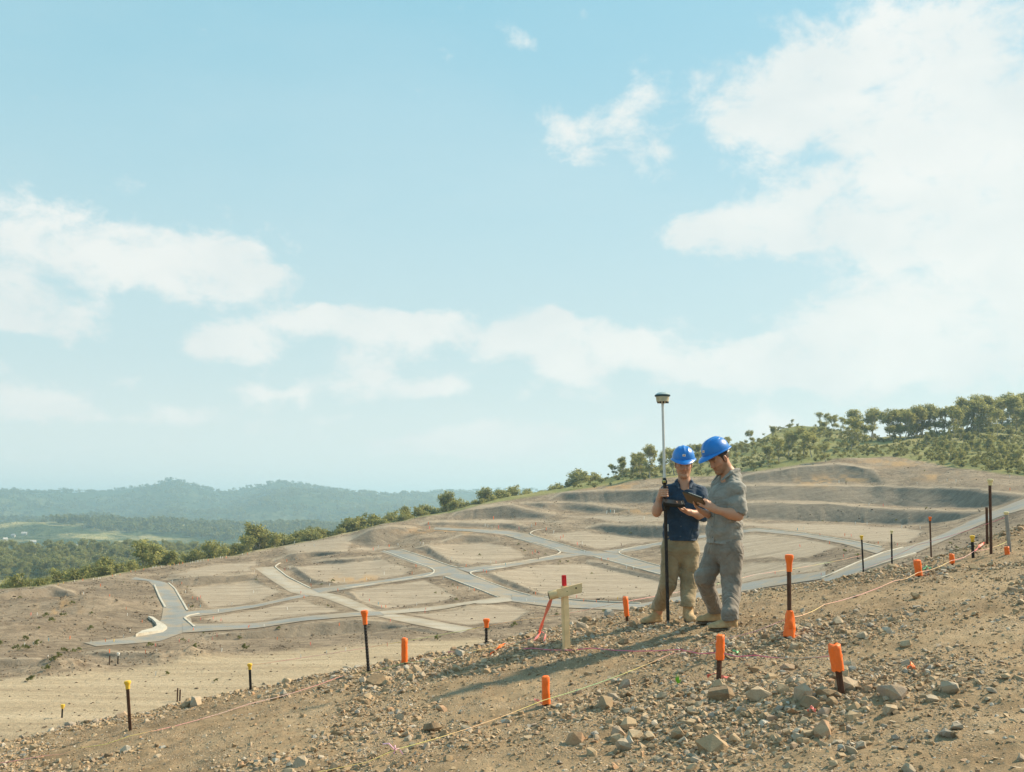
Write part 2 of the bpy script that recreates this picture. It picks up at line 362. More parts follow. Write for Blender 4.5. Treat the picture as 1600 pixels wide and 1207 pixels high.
BATTERS = [[(545, 846), (574, 830), (612, 824), (652, 826), (640, 838), (610, 850), (580, 856)],
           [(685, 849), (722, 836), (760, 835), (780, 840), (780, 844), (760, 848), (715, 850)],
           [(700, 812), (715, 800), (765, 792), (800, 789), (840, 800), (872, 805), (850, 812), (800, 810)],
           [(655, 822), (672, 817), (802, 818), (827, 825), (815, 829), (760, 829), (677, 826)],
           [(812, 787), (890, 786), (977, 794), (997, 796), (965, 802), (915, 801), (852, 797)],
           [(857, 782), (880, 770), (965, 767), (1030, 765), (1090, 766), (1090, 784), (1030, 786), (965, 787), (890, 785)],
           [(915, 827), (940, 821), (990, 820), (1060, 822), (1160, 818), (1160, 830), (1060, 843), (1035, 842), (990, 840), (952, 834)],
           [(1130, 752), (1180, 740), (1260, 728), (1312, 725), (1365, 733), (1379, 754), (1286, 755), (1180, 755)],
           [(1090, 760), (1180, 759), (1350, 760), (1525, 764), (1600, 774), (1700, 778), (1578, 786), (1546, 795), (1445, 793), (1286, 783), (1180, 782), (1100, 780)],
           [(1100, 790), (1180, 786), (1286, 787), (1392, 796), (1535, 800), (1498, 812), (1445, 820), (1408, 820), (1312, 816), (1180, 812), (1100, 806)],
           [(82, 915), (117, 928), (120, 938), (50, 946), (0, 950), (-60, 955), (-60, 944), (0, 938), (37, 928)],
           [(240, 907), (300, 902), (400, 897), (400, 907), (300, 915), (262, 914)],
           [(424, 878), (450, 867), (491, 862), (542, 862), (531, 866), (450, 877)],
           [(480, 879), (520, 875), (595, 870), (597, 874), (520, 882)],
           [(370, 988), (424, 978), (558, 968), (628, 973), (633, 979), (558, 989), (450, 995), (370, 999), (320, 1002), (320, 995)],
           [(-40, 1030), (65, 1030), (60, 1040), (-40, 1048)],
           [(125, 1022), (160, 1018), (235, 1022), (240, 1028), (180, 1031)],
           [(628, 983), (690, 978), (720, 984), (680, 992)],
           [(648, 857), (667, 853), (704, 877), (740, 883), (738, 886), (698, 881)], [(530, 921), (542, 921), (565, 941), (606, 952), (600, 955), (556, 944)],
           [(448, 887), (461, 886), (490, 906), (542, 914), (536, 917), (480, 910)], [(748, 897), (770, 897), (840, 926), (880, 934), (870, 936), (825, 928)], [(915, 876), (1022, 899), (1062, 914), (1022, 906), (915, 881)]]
PADS = [[(667, 852), (765, 849), (800, 855), (825, 872), (740, 882), (702, 875)],
        [(461, 886), (590, 873), (644, 889), (628, 902), (542, 913), (488, 905)],
        [(542, 921), (660, 905), (714, 932), (687, 940), (606, 951), (563, 940)],
        [(770, 897), (830, 884), (915, 880), (1022, 905), (1060, 925), (1022, 932), (915, 936), (840, 925)],
        [(852, 835), (915, 831), (1030, 845), (977, 852), (940, 857), (895, 850)],
        [(318, 968), (370, 953), (472, 937), (531, 956), (450, 964), (370, 975)],
        [(295, 920), (400, 909), (440, 925), (400, 940), (330, 952)],
        [(262, 900), (330, 884), (400, 876), (410, 892), (300, 899)],
        [(440, 853), (500, 845), (558, 835), (545, 848), (545, 860), (450, 862)],
        [(639, 962), (790, 944), (830, 955), (800, 972), (720, 977)],
        [(1100, 812), (1180, 817), (1312, 820), (1408, 825), (1445, 830), (1418, 849), (1328, 842), (1180, 823), (1100, 820)],
        [(1100, 836), (1180, 835), (1260, 840), (1312, 854), (1260, 872), (1160, 872), (1080, 860)],
        [(1060, 905), (1180, 880), (1290, 878), (1280, 895), (1150, 912)],
        [(540, 858), (600, 852), (640, 858), (600, 862)], [(880, 806), (1000, 806), (1100, 812), (980, 816)], [(660, 814), (800, 812), (880, 815), (800, 817)]]
BENCH = [(-400, 1230), (-400, 1062), (0, 1062), (180, 1048), (330, 1028), (520, 1012), (660, 1002), (760, 996), (760, 1060), (300, 1140), (0, 1200)]
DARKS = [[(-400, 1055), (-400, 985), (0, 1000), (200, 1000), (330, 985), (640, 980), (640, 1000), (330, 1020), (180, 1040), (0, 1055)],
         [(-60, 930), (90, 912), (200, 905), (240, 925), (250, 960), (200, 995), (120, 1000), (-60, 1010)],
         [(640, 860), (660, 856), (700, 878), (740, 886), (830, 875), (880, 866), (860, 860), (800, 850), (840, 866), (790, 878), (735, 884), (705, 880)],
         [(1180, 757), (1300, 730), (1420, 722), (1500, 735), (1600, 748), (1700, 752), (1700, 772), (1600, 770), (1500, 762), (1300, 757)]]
RUST = [(1285, 752, 40, 9), (1330, 748, 30, 8), (1470, 745, 45, 6), (950, 760, 60, 6), (700, 830, 60, 5), (90, 960, 30, 10), (560, 905, 40, 6), (1400, 723, 60, 6), (1010, 800, 40, 5)]

# streets of the estate: (surface, edge A, edge B) in photograph pixels on the ground
ROADS = [('asphalt', [(593, 862), (640, 879), (682, 893), (698, 904), (745, 920), (787, 935), (820, 945)], [(625, 859), (670, 874), (714, 889), (735, 898), (770, 911), (800, 923), (850, 935)]),
         ('asphalt', [(677, 828), (730, 831), (785, 836), (815, 845), (880, 864), (925, 870), (975, 884), (1022, 896), (1065, 908), (1110, 918)], [(680, 824), (740, 827), (790, 829), (827, 835), (870, 848), (912, 861), (965, 864), (1000, 875), (1025, 884), (1070, 895), (1115, 906)]),
         ('gravel', [(397, 888), (425, 908), (455, 927), (504, 934), (540, 948), (572, 960)], [(427, 886), (448, 903), (486, 921), (537, 932), (565, 944), (592, 957)]),
         ('gravel', [(572, 960), (640, 975), (690, 985), (720, 990)], [(592, 957), (650, 965), (700, 975), (740, 982)]),
         ('asphalt', [(203, 906), (232, 908), (242, 920), (255, 952), (252, 970), (230, 990), (195, 998), (130, 1005)], [(212, 902), (262, 911), (275, 925), (291, 956), (300, 970), (298, 985), (250, 1003), (150, 1011)]),
         ('asphalt', [(289, 957), (330, 953), (400, 945), (440, 936), (472, 929)], [(289, 966), (340, 960), (400, 950), (445, 940), (485, 932)]),
         ('asphalt', [(486, 921), (558, 912), (612, 905), (666, 896), (700, 890)], [(500, 928), (558, 919), (612, 911), (666, 903), (705, 899)]),
         ('asphalt', [(714, 889), (740, 887), (790, 882), (840, 873), (880, 865)], [(735, 896), (760, 893), (790, 888), (840, 879), (912, 868)]),
         ('asphalt', [(940, 861), (965, 859), (1030, 848), (1090, 837), (1180, 826), (1250, 833), (1330, 846), (1384, 858)], [(965, 866), (1000, 860), (1030, 853), (1090, 842), (1180, 831), (1250, 838), (1320, 851), (1370, 866)]),
         ('asphalt', [(285, 975), (310, 976), (400, 975), (477, 964), (558, 957), (592, 955)], [(285, 990), (330, 987), (400, 983), (477, 971), (558, 964), (600, 963)]),
         ('gravel', [(592, 956), (666, 950), (740, 940), (787, 933)], [(600, 962), (666, 956), (740, 948), (805, 940)]),
         ('asphalt', [(800, 930), (850, 934), (900, 940), (940, 943), (1000, 945), (1100, 925), (1200, 905), (1290, 893)], [(800, 941), (850, 948), (890, 951), (940, 953), (1000, 955), (1100, 937), (1200, 918), (1290, 905)]),
         ('asphalt', [(1281, 908), (1300, 900), (1340, 881), (1381, 865), (1429, 852), (1472, 836), (1530, 808), (1600, 780), (1700, 752)], [(1310, 913), (1350, 893), (1390, 878), (1432, 865), (1475, 846), (1562, 808), (1600, 797), (1700, 776)])]

NC = np.concatenate([np.linspace(-700, -40, 60, endpoint=False), np.arange(-40, 1640, 2.5), np.linspace(1642, 2300, 60)])
NR = 390
def site_rows():
    vb = np.interp(NC, CREST[:, 0], CREST[:, 1]) + 42
    vt = np.interp(NC, TOP[:, 0], TOP[:, 1])
    s = np.linspace(0, 1, NR)[:, None]
    return np.repeat(NC[None], NR, 0), vb[None] + (vt - vb)[None] * s, vb, vt
SU, SV, SVB, SVT = site_rows()
def blur1(a, r, axis):
    """three box blurs along one axis with edge padding"""
    for _ in range(3):
        pad = [(0, 0), (0, 0)]; pad[axis] = (r + 1, r)
        c = np.cumsum(np.pad(a, pad, mode='edge'), axis)
        n = a.shape[axis]; hi = np.take(c, np.arange(2 * r + 1, n + 2 * r + 1), axis); lo = np.take(c, np.arange(0, n), axis)
        a = (hi - lo) / (2 * r + 1)
    return a
def near_masks():
    M = {}
    wob = 4.5 * fbm(SU / 26, SV / 8, 5, 4)
    def paint(polys, soft, grow=0.0):
        m = np.zeros(SU.shape)
        for p in polys:
            q = np.array(p); bx = (SU > q[:, 0].min() - 30) & (SU < q[:, 0].max() + 30) & (SV > q[:, 1].min() - 14) & (SV < q[:, 1].max() + 14)
            sd = poly_sd(SU[bx], SV[bx], p) + wob[bx] - grow
            m[bx] = np.maximum(m[bx], 1 - sstep(sd, -soft, soft))
        return m
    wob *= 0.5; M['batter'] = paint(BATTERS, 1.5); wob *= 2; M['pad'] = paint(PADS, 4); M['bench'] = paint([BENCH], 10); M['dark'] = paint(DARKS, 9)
    road_wob = wob.copy(); wob[:] = 0
    M['road'] = paint([a + b[::-1] for _, a, b in ROADS], 3, 7)
    M['batter'] *= 1 - M['road']; M['pad'] *= 1 - M['road']
    wob[:] = road_wob
    M['berm'] = np.zeros(SU.shape)
    for k in range(1, 6): M['berm'][k:] = np.maximum(M['berm'][k:], M['batter'][:-k] * (1 - 0.12 * k))
    M['berm'] *= (1 - M['batter']) * (1 - M['road'])
    vr = np.interp(SU, RIDGE[:, 0], RIDGE[:, 1]) + 1.2 * fbm(SU / 30, SV / 30, 8, 3)
    M['grass'] = 1 - sstep(SV, vr - 2.5, vr + 1.5)
    ru = np.zeros(SU.shape)
    for (u, v, a, b) in RUST: ru = np.maximum(ru, np.exp(-((SU - u) / a) ** 2 - ((SV - v) / b) ** 2))
    M['rust'] = ru * sstep(fbm(SU / 14, SV / 6, 77, 4), -0.25, 0.35)
    return M
MASK = near_masks()
def site_depth():
    q = np.stack([SU.ravel(), SV.ravel()], -1) * S3
    L0 = tps_eval(FIT, q).reshape(SU.shape)
    dL = np.maximum(np.gradient(L0, axis=0), 2e-4)
    _, t = px_dir(SU, SV); gt = np.abs(np.gradient(t, axis=0)) / np.maximum(1.1 - t, 0.1)      # what a steep bank needs
    w = blur1(MASK['batter'], 2, 1) * np.clip(1 - gt / dL, 0, 0.98) * sstep(SVB[None] - SV, 0, 12) * sstep(SV - SVT[None], 0, 3)
    cut = dL * w                                         # banks: little depth for their rows, the treads above and below take it up
    B = blur1(cut, 30, 0) / np.maximum(blur1(1 - w, 30, 0), 0.25)
    g = (dL + np.minimum(B, dL * 5)) * (1 - w)
    L = L0[0:1] + np.cumsum(g, 0) - g[0:1]
    D = L - L0; D = D - 0.5 * blur1(D, 60, 0); D = blur1(D, 1, 1)
    return L0 + D
SL = site_depth()
def site_xyz():
    M_ROAD = blur1(blur1(MASK['road'], 2, 0), 1, 1)
    a, t = px_dir(SU, SV); D = np.exp(SL); X = a * D; Z = t * D
    rough = (0.36 * (1 - 0.5 * MASK['batter']) * (1 - MASK['pad']) * (1 - MASK['bench']) * (1 - MASK['grass']) + 0.06 + 0.5 * MASK['grass'])
    rough = rough * (1 - M_ROAD)
    Z = Z + rough * (0.26 * fbm(X / 2.6, D / 4.0, 41, 4) + 0.5 * fbm(X / 11, D / 11, 47, 2)) * np.clip(D / 200, 0.4, 2)
    rill = 1 - np.abs(fbm(X / 2.6 + 0.35 * fbm(D / 6, X / 9, 5, 2), D / 26, 53, 3)) * 3
    Z = Z - MASK['batter'] * 0.16 * np.clip(rill, 0, 1) * (0.3 + 1.2 * sstep(fbm(X / 14, D / 30, 59, 2), -0.2, 0.5))                      # erosion rills down the banks
    for (u, v, r, h) in [(60, 942, 9, 1.3), (150, 950, 6, 1.1), (15, 988, 6, 1.0), (112, 972, 5, 0.7), (92, 1044, 2.6, 0.7), (268, 1030, 3.0, 0.45), (300, 1026, 3.0, 0.4), (745, 950, 3, 0.4)]:
        c = at(u, v, float(np.exp(tps_eval(FIT, np.array([[u, v]]) * S3)[0])))
        Z = Z + h * np.exp(-((X - c.x) ** 2 + (D - c.y) ** 2) / r ** 2) * (1 + (0.5 if r < 4 else 0.12) * fbm(X, D, 3, 3))
    return X, D, Z
SX, SY, SZ = site_xyz()
def site_depth_at(u, v):
    """bilinear look-up of the built surface"""
    j = np.clip(np.searchsorted(NC, u) - 1, 0, len(NC) - 2); fu = (u - NC[j]) / (NC[j + 1] - NC[j])
    def col(k):
        s = (v - SVB[k]) / (SVT[k] - SVB[k]) * (NR - 1); i = int(np.clip(math.floor(s), 0, NR - 2)); f = np.clip(s - i, 0, 1)
        return np.array([SX[i, k], SY[i, k], SZ[i, k]]) * (1 - f) + np.array([SX[i + 1, k], SY[i + 1, k], SZ[i + 1, k]]) * f
    return col(j) * (1 - fu) + col(j + 1) * fu
def sp(u, v, up=0.0):
    p = site_depth_at(float(u), float(v)); return Vector((p[0], p[1], p[2] + up))

def estate_material():
    m = bpy.data.materials.new('graded_soil'); m.use_nodes = True; g = NT(m.node_tree)
    P = g.n('ShaderNodeNewGeometry').outputs['Position']
    A = g.n('ShaderNodeSeparateColor'); g.put(A.inputs[0], g.attr('soil').outputs['Color']); pad, bat, grass = A.outputs
    B = g.n('ShaderNodeSeparateColor'); g.put(B.inputs[0], g.attr('soil_extra').outputs['Color']); bench, dark, rust = B.outputs
    n1 = g.noise(P, 0.10, 6, 0.65); n2 = g.noise(P, 0.8, 6, 0.78); n3 = g.noise(P, 2.6, 4, 0.7)
    mp = g.n('ShaderNodeMapping'); g.put(mp.inputs[0], P); mp.inputs['Scale'].default_value = (0.06, 0.5, 0.3); mp.inputs['Rotation'].default_value = (0, 0, 0.35)
    tr = g.noise(mp.outputs[0], 1.0, 6, 0.65)                                       # scraper tracks
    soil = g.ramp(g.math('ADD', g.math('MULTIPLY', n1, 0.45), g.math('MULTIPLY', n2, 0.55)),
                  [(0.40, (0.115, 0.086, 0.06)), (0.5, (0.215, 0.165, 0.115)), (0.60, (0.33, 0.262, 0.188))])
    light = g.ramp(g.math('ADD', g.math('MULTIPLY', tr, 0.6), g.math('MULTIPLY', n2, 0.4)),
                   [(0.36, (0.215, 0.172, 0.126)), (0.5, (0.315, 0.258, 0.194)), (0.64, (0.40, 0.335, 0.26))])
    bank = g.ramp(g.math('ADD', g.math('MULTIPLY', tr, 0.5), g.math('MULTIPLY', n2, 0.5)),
                  [(0.36, (0.125, 0.102, 0.075)), (0.5, (0.18, 0.15, 0.115)), (0.66, (0.25, 0.212, 0.163))])  # grey subsoil tone, with the shade of the steep faces painted in
    ben = g.ramp(g.math('ADD', g.math('MULTIPLY', tr, 0.7), g.math('MULTIPLY', n3, 0.3)),
                 [(0.34, (0.26, 0.20, 0.132)), (0.5, (0.37, 0.295, 0.20)), (0.66, (0.46, 0.375, 0.265))])
    gra = g.ramp(g.math('ADD', g.math('MULTIPLY', g.noise(P, 0.035, 5, 0.6), 0.6), g.math('MULTIPLY', n2, 0.4)),
                 [(0.34, (0.095, 0.12, 0.035)), (0.48, (0.185, 0.19, 0.065)), (0.62, (0.30, 0.265, 0.12))])
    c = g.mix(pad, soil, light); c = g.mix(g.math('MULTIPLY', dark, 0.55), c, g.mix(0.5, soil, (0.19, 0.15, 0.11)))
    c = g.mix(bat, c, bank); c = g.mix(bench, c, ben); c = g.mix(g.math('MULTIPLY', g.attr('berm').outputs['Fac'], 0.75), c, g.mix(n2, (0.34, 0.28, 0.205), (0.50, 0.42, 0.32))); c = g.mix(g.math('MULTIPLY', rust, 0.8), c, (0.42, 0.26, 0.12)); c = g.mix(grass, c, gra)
    b = g.n('ShaderNodeBsdfPrincipled'); g.put(b.inputs['Base Color'], c); b.inputs['Roughness'].default_value = 0.95; b.inputs['Specular IOR Level'].default_value = 0.15
    bp = g.n('ShaderNodeBump'); bp.inputs['Strength'].default_value = 0.8; bp.inputs['Distance'].default_value = 1.0
    h = g.math('ADD', g.math('MULTIPLY', n2, 0.35), g.math('MULTIPLY', n3, 0.12))
    g.put(bp.inputs['Height'], g.math('MULTIPLY', h, g.math('SUBTRACT', 1.0, g.math('MULTIPLY', pad, 0.6))))
    g.put(b.inputs['Normal'], bp.outputs[0])
    o = g.n('ShaderNodeOutputMaterial'); g.put(o.inputs[0], b.outputs[0]); return m
M_SITE = estate_material()

def build_site():
    X, Y, Z = SX.copy(), SY.copy(), SZ.copy()
    # the far side of the hill: rows that fall away behind the skyline
    back = []
    for k, (dd, dz) in enumerate([(6, -0.6), (18, -3.2), (45, -10), (110, -26), (240, -60)]):
        sc = 1 + dd / Y[-1]; back.append((X[-1] * sc, Y[-1] * sc, Z[-1] + dz))
    front = []
    for dd, dz in [(12, -9), (4, -1.5)]:
        front.append((X[0] * (1 - dd / Y[0]), Y[0] - dd, Z[0] + dz))
    X = np.vstack([[f[0] for f in front], X, [b[0] for b in back]]); Y = np.vstack([[f[1] for f in front], Y, [b[1] for b in back]]); Z = np.vstack([[f[2] for f in front], Z, [b[2] for b in back]])
    m = mesh_np('estate_ground', np.stack([X, Y, Z], -1).reshape(-1, 3), grid_faces(*X.shape))
    def ext(a): return np.vstack([a[:1], a[:1], a] + [a[-1:]] * 5).ravel()
    gr = MASK['grass']; gb = np.vstack([gr[:1], gr[:1], gr] + [np.ones_like(gr[-1:])] * 5).ravel()
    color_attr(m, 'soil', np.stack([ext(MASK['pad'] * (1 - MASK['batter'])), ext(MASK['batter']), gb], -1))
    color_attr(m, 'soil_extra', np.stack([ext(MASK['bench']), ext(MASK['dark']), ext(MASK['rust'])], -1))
    at_ = m.attributes.new('berm', 'FLOAT', 'POINT'); at_.data.foreach_set('value', ext(MASK['berm']).astype(np.float32))
    return link('estate_ground', m, M_SITE, kind='structure')
SITE = build_site()

# ------------------------------------------------------------------ terrain: valley and far hills, out to the horizon
FARC = np.array([(-900, 760), (-400, 770), (-150, 763), (0, 768), (60, 771), (130, 772), (200, 768), (240, 763), (282, 755), (320, 765), (360, 773), (400, 768), (440, 757), (470, 760), (520, 769),
                 (560, 774), (620, 775), (680, 770), (760, 776), (900, 770), (1200, 765), (1700, 760), (2600, 770)], float)
def valley_height(x, y):
    r = np.hypot(x, y); u = 800 + x / np.maximum(y, 1) * FPX * 0.985; u = np.where(y > 1, np.clip(u, -900, 2600), -900)
    _, tc = px_dir(u, np.interp(u, FARC[:, 0], FARC[:, 1]) + 3.5)
    base = -44 - 26 * sstep(r, 500, 1700) + 10 * fbm(x / 420, y / 420, 61, 4) * sstep(r, 350, 900)
    crest = tc * 5200
    ridge = 1 - np.abs(fbm(x / 1500, y / 1500, 67, 5)) * 2
    k = sstep(r, 2300, 5200) * (1 - 0.5 * sstep(r, 5200, 9000))
    body = base + (crest - base) * k
    spur = (ridge - 0.45) * 60 * sstep(r, 1300, 2700) * (1 - sstep(r, 3800, 5100))
    low = 26 * np.exp(-((x + 950) / 520) ** 2 - ((y - 2150) / 260) ** 2) + 30 * np.exp(-((x + 620) / 330) ** 2 - ((y - 2450) / 300) ** 2) + 16 * np.exp(-((x + 420) / 200) ** 2 - ((y - 900) / 160) ** 2)
    z = body + spur + low
    roll = sstep(r, 2000, 3000) * (1 - sstep(r, 4900, 5300)) * 60 * (fbm(x / 520, y / 700, 71, 4) - 0.1)
    return z + roll
def valley_material():
    m = bpy.data.materials.new('valley_land'); m.use_nodes = True; g = NT(m.node_tree)
    P = g.n('ShaderNodeNewGeometry').outputs['Position']
    n = g.noise(P, 0.004, 6, 0.6); n2 = g.noise(P, 0.03, 5, 0.7)
    forest = g.ramp(n2, [(0.35, (0.030, 0.048, 0.020)), (0.5, (0.055, 0.078, 0.030)), (0.65, (0.10, 0.115, 0.05))])
    pasture = g.ramp(n2, [(0.35, (0.20, 0.20, 0.075)), (0.6, (0.36, 0.31, 0.15))])
    far = g.n('ShaderNodeSeparateXYZ'); g.put(far.inputs[0], P)
    c = g.mix(g.math('MULTIPLY', g.rng(n, 0.50, 0.56), g.rng(far.outputs[1], 2200, 3000, 1.0, 0.2)), forest, pasture)
    b = g.n('ShaderNodeBsdfPrincipled'); g.put(b.inputs['Base Color'], c); b.inputs['Roughness'].default_value = 1.0; b.inputs['Specular IOR Level'].default_value = 0.05
    bp = g.n('ShaderNodeBump'); bp.inputs['Strength'].default_value = 1.0; bp.inputs['Distance'].default_value = 14.0
    g.put(bp.inputs['Height'], g.math('ADD', g.noise(P, 0.06, 4, 0.7), 0.0)); g.put(b.inputs['Normal'], bp.outputs[0])
    o = g.n('ShaderNodeOutputMaterial'); g.put(o.inputs[0], b.outputs[0]); return m
M_VALLEY = valley_material()
def build_valley():
    az = np.concatenate([np.linspace(-math.pi, -0.62, 60, endpoint=False), np.linspace(-0.62, 0.10, 340, endpoint=False), np.linspace(0.10, math.pi, 90)])
    r = np.concatenate([np.linspace(3, 300, 8, endpoint=False), np.geomspace(300, 12000, 230)])
    A, Rr = np.meshgrid(az, r); X = Rr * np.sin(A); Y = Rr * np.cos(A); Z = valley_height(X, Y)
    m = mesh_np('valley_ground', np.stack([X, Y, Z], -1).reshape(-1, 3), grid_faces(len(r), len(az)))
    return link('valley_ground', m, M_VALLEY, kind='structure')
VALLEY = build_valley()

# ------------------------------------------------------------------ streets and kerbs
def surf_mat(name, lo, hi, sc=0.5, bump=0.01, dust=0.8):
    m = bpy.data.materials.new(name); m.use_nodes = True; g = NT(m.node_tree)
    P = g.n('ShaderNodeNewGeometry').outputs['Position']
    n = g.noise(P, sc, 6, 0.65); f = g.noise(P, sc * 14, 4, 0.7)
    c = g.mix(g.rng(g.math('ADD', g.math('MULTIPLY', n, 0.7), g.math('MULTIPLY', f, 0.3)), 0.35, 0.65), lo, hi)
    dn = g.math('ADD', g.noise(P, 0.22, 7, 0.75), g.math('MULTIPLY', g.attr('edge').outputs['Fac'], 0.16))
    c = g.mix(g.rng(dn, 0.50, 0.64, 0, dust), c, (0.30, 0.24, 0.17))
    b = g.n('ShaderNodeBsdfPrincipled'); g.put(b.inputs['Base Color'], c); b.inputs['Roughness'].default_value = 0.85; b.inputs['Specular IOR Level'].default_value = 0.3
    bp = g.n('ShaderNodeBump'); bp.inputs['Strength'].default_value = 0.6; bp.inputs['Distance'].default_value = bump
    g.put(bp.inputs['Height'], f); g.put(b.inputs['Normal'], bp.outputs[0])
    o = g.n('ShaderNodeOutputMaterial'); g.put(o.inputs[0], b.outputs[0]); MATS[name] = m; return m
M_ASPH = surf_mat('asphalt', (0.17, 0.178, 0.175), (0.245, 0.252, 0.245), 0.25)
M_GRAV = surf_mat('road_gravel', (0.29, 0.26, 0.215), (0.41, 0.37, 0.305), 0.3)
M_CONC = surf_mat('kerb_concrete', (0.42, 0.39, 0.33), (0.55, 0.51, 0.43), 0.6)
def resample(pl, n):
    P = np.array(pl, float); s = np.concatenate([[0], np.cumsum(np.hypot(*(np.diff(P, axis=0) * (1, 2.5)).T))])
    q = np.linspace(0, s[-1], n); x = np.interp(q, s, P[:, 0]); y = np.interp(q, s, P[:, 1])
    for _ in range(max(1, n // 22)):                     # round the corners a little
        x[1:-1] = (x[:-2] + 2 * x[1:-1] + x[2:]) / 4; y[1:-1] = (y[:-2] + 2 * y[1:-1] + y[2:]) / 4
    return np.stack([x, y], -1)
def strip(px_a, px_b, n, k, up):
    a = resample(px_a, n); b = resample(px_b, n); V = np.zeros((n, k, 3))
    for j in range(k):
        q = a + (b - a) * (j / (k - 1))
        for i in range(n): V[i, j] = sp(q[i, 0], q[i, 1], up)
    return V
def poly_ribbon(P, width, h, side):
    """kerb: a raised band along 3-D points P, on the side given"""
    P = np.array(P); T = np.gradient(P, axis=0); N = np.stack([-T[:, 1], T[:, 0], 0 * T[:, 0]], -1); N /= np.linalg.norm(N, axis=1, keepdims=True) + 1e-9
    O = P + N * side * width
    rings = [[tuple(P[i] - (0, 0, .25)), tuple(P[i] + (0, 0, h * .8)), tuple(P[i] + N[i] * side * .06 + (0, 0, h)), tuple(O[i] + (0, 0, h)), tuple(O[i] - (0, 0, .25))] for i in range(len(P))]
    return Geo().rings(rings)
def build_roads():
    for k, (surf, ea, eb) in enumerate(ROADS):
        n = 90; up = 0.03 + 0.005 * k
        V = strip(ea, eb, n, 5, up)
        rm = mesh_np('road', V.reshape(-1, 3), grid_faces(n, 5)); ea_ = rm.attributes.new('edge', 'FLOAT', 'POINT'); ea_.data.foreach_set('value', np.tile(np.array([1, .35, 0, .35, 1], np.float32), n))
        road = link('road', rm, M_ASPH if surf == 'asphalt' else M_GRAV, kind='structure')
        yield road
ROAD_OBJS = list(build_roads())
# kerbs: (which road they edge, polyline) - pale concrete bands that wrap round the block corners
KERBS = [(0, [(598, 861), (640, 877), (672, 888), (681, 893), (672, 899), (640, 905), (612, 909), (558, 917), (520, 923)]), (0, [(625, 859), (670, 873), (708, 887), (722, 889), (760, 885), (800, 880), (840, 874), (870, 868), (882, 864), (876, 860), (850, 853), (815, 844), (790, 837)]),
         (0, [(780, 934), (745, 920), (705, 905), (697, 902)]), (0, [(830, 931), (800, 923), (765, 910), (738, 899), (734, 895), (748, 892), (790, 887)]), (1, [(916, 862), (870, 848), (835, 838), (827, 834), (838, 829), (860, 826)]),
         (1, [(926, 870), (975, 883), (1022, 896), (1065, 907), (1105, 917)]), (1, [(1110, 906), (1070, 895), (1025, 883), (985, 872), (966, 865), (968, 861), (985, 857), (1030, 849)]),
         (2, [(437, 880), (428, 886), (448, 902), (484, 920)]), (4, [(240, 915), (248, 935), (256, 952)]), (4, [(262, 912), (272, 921), (280, 935), (291, 955)]), (4, [(306, 981), (296, 972), (290, 967), (296, 963), (312, 960)]),
         (8, [(1130, 833), (1180, 826), (1250, 833), (1330, 846), (1376, 856)]), (12, [(1284, 905), (1300, 899), (1340, 881), (1381, 865), (1412, 857)]), (12, [(1345, 894), (1390, 879), (1432, 866)]),
         (11, [(850, 934), (900, 939), (950, 942), (1000, 944)]), (1, [(680, 828), (730, 831), (770, 834)])]
for r, pl in KERBS:
    q = resample(pl, 30); P = [sp(u, v, 0.035 + 0.005 * r) for u, v in q]
    d = np.mean([p.y for p in P])
    o = poly_ribbon([tuple(p) for p in P], 0.27, 0.10, 1).obj('kerb', M_CONC, ROAD_OBJS[r])
def island():
    pl = [(231, 967), (239, 968), (247, 974), (257, 980), (261, 984), (254, 989), (236, 992), (212, 996), (222, 990), (238, 986), (245, 982), (243, 977), (238, 972)]
    P = [sp(u, v, 0.2) for u, v in pl]; n = len(P)
    V = [p - Vector((0, 0, .5)) for p in P] + [p + Vector((0, 0, .12)) for p in P]
    F = [(i, (i + 1) % n, n + (i + 1) % n, n + i) for i in range(n)] + [tuple(range(n, 2 * n))]
    o = Geo().add(V, F).obj('traffic_island', M_CONC, ROAD_OBJS[4])
island()

# ------------------------------------------------------------------ eucalyptus trees
def foliage_mat(name, lo, mid, hi):
    m = bpy.data.materials.new(name); m.use_nodes = True; g = NT(m.node_tree)
    a = g.attr('tone'); oi = g.n('ShaderNodeObjectInfo')
    f = g.math('ADD', g.math('MULTIPLY', a.outputs['Fac'], 0.75), g.math('MULTIPLY', oi.outputs['Random'], 0.3))
    c = g.ramp(f, [(0.1, lo), (0.5, mid), (0.95, hi)])
    c = g.mix(g.math('MULTIPLY', g.rng(g.noise(g.n('ShaderNodeNewGeometry').outputs['Position'], 0.05, 2, 0.5), 0.4, 0.65), 0.5), c, g.mix(0.5, c, (0.14, 0.12, 0.045)))
    d = g.n('ShaderNodeBsdfDiffuse'); g.put(d.inputs[0], c); t = g.n('ShaderNodeBsdfTranslucent'); g.put(t.inputs[0], g.mix(0.5, c, (0.6, 0.58, 0.2)))
    mx = g.n('ShaderNodeMixShader', i_0=0.55); g.put(mx.inputs[1], d.outputs[0]); g.put(mx.inputs[2], t.outputs[0])
    o = g.n('ShaderNodeOutputMaterial'); g.put(o.inputs[0], mx.outputs[0]); MATS[name] = m; return m
M_LEAF = foliage_mat('gum_leaves', (0.10, 0.115, 0.048), (0.22, 0.23, 0.10), (0.38, 0.36, 0.17))
M_FARLEAF = foliage_mat('far_forest_leaves', (0.04, 0.055, 0.024), (0.085, 0.105, 0.042), (0.17, 0.18, 0.075))
M_BARK = mat_simple('gum_bark', (0.36, 0.31, 0.25), 0.9, var=0.3, nscale=1.5)
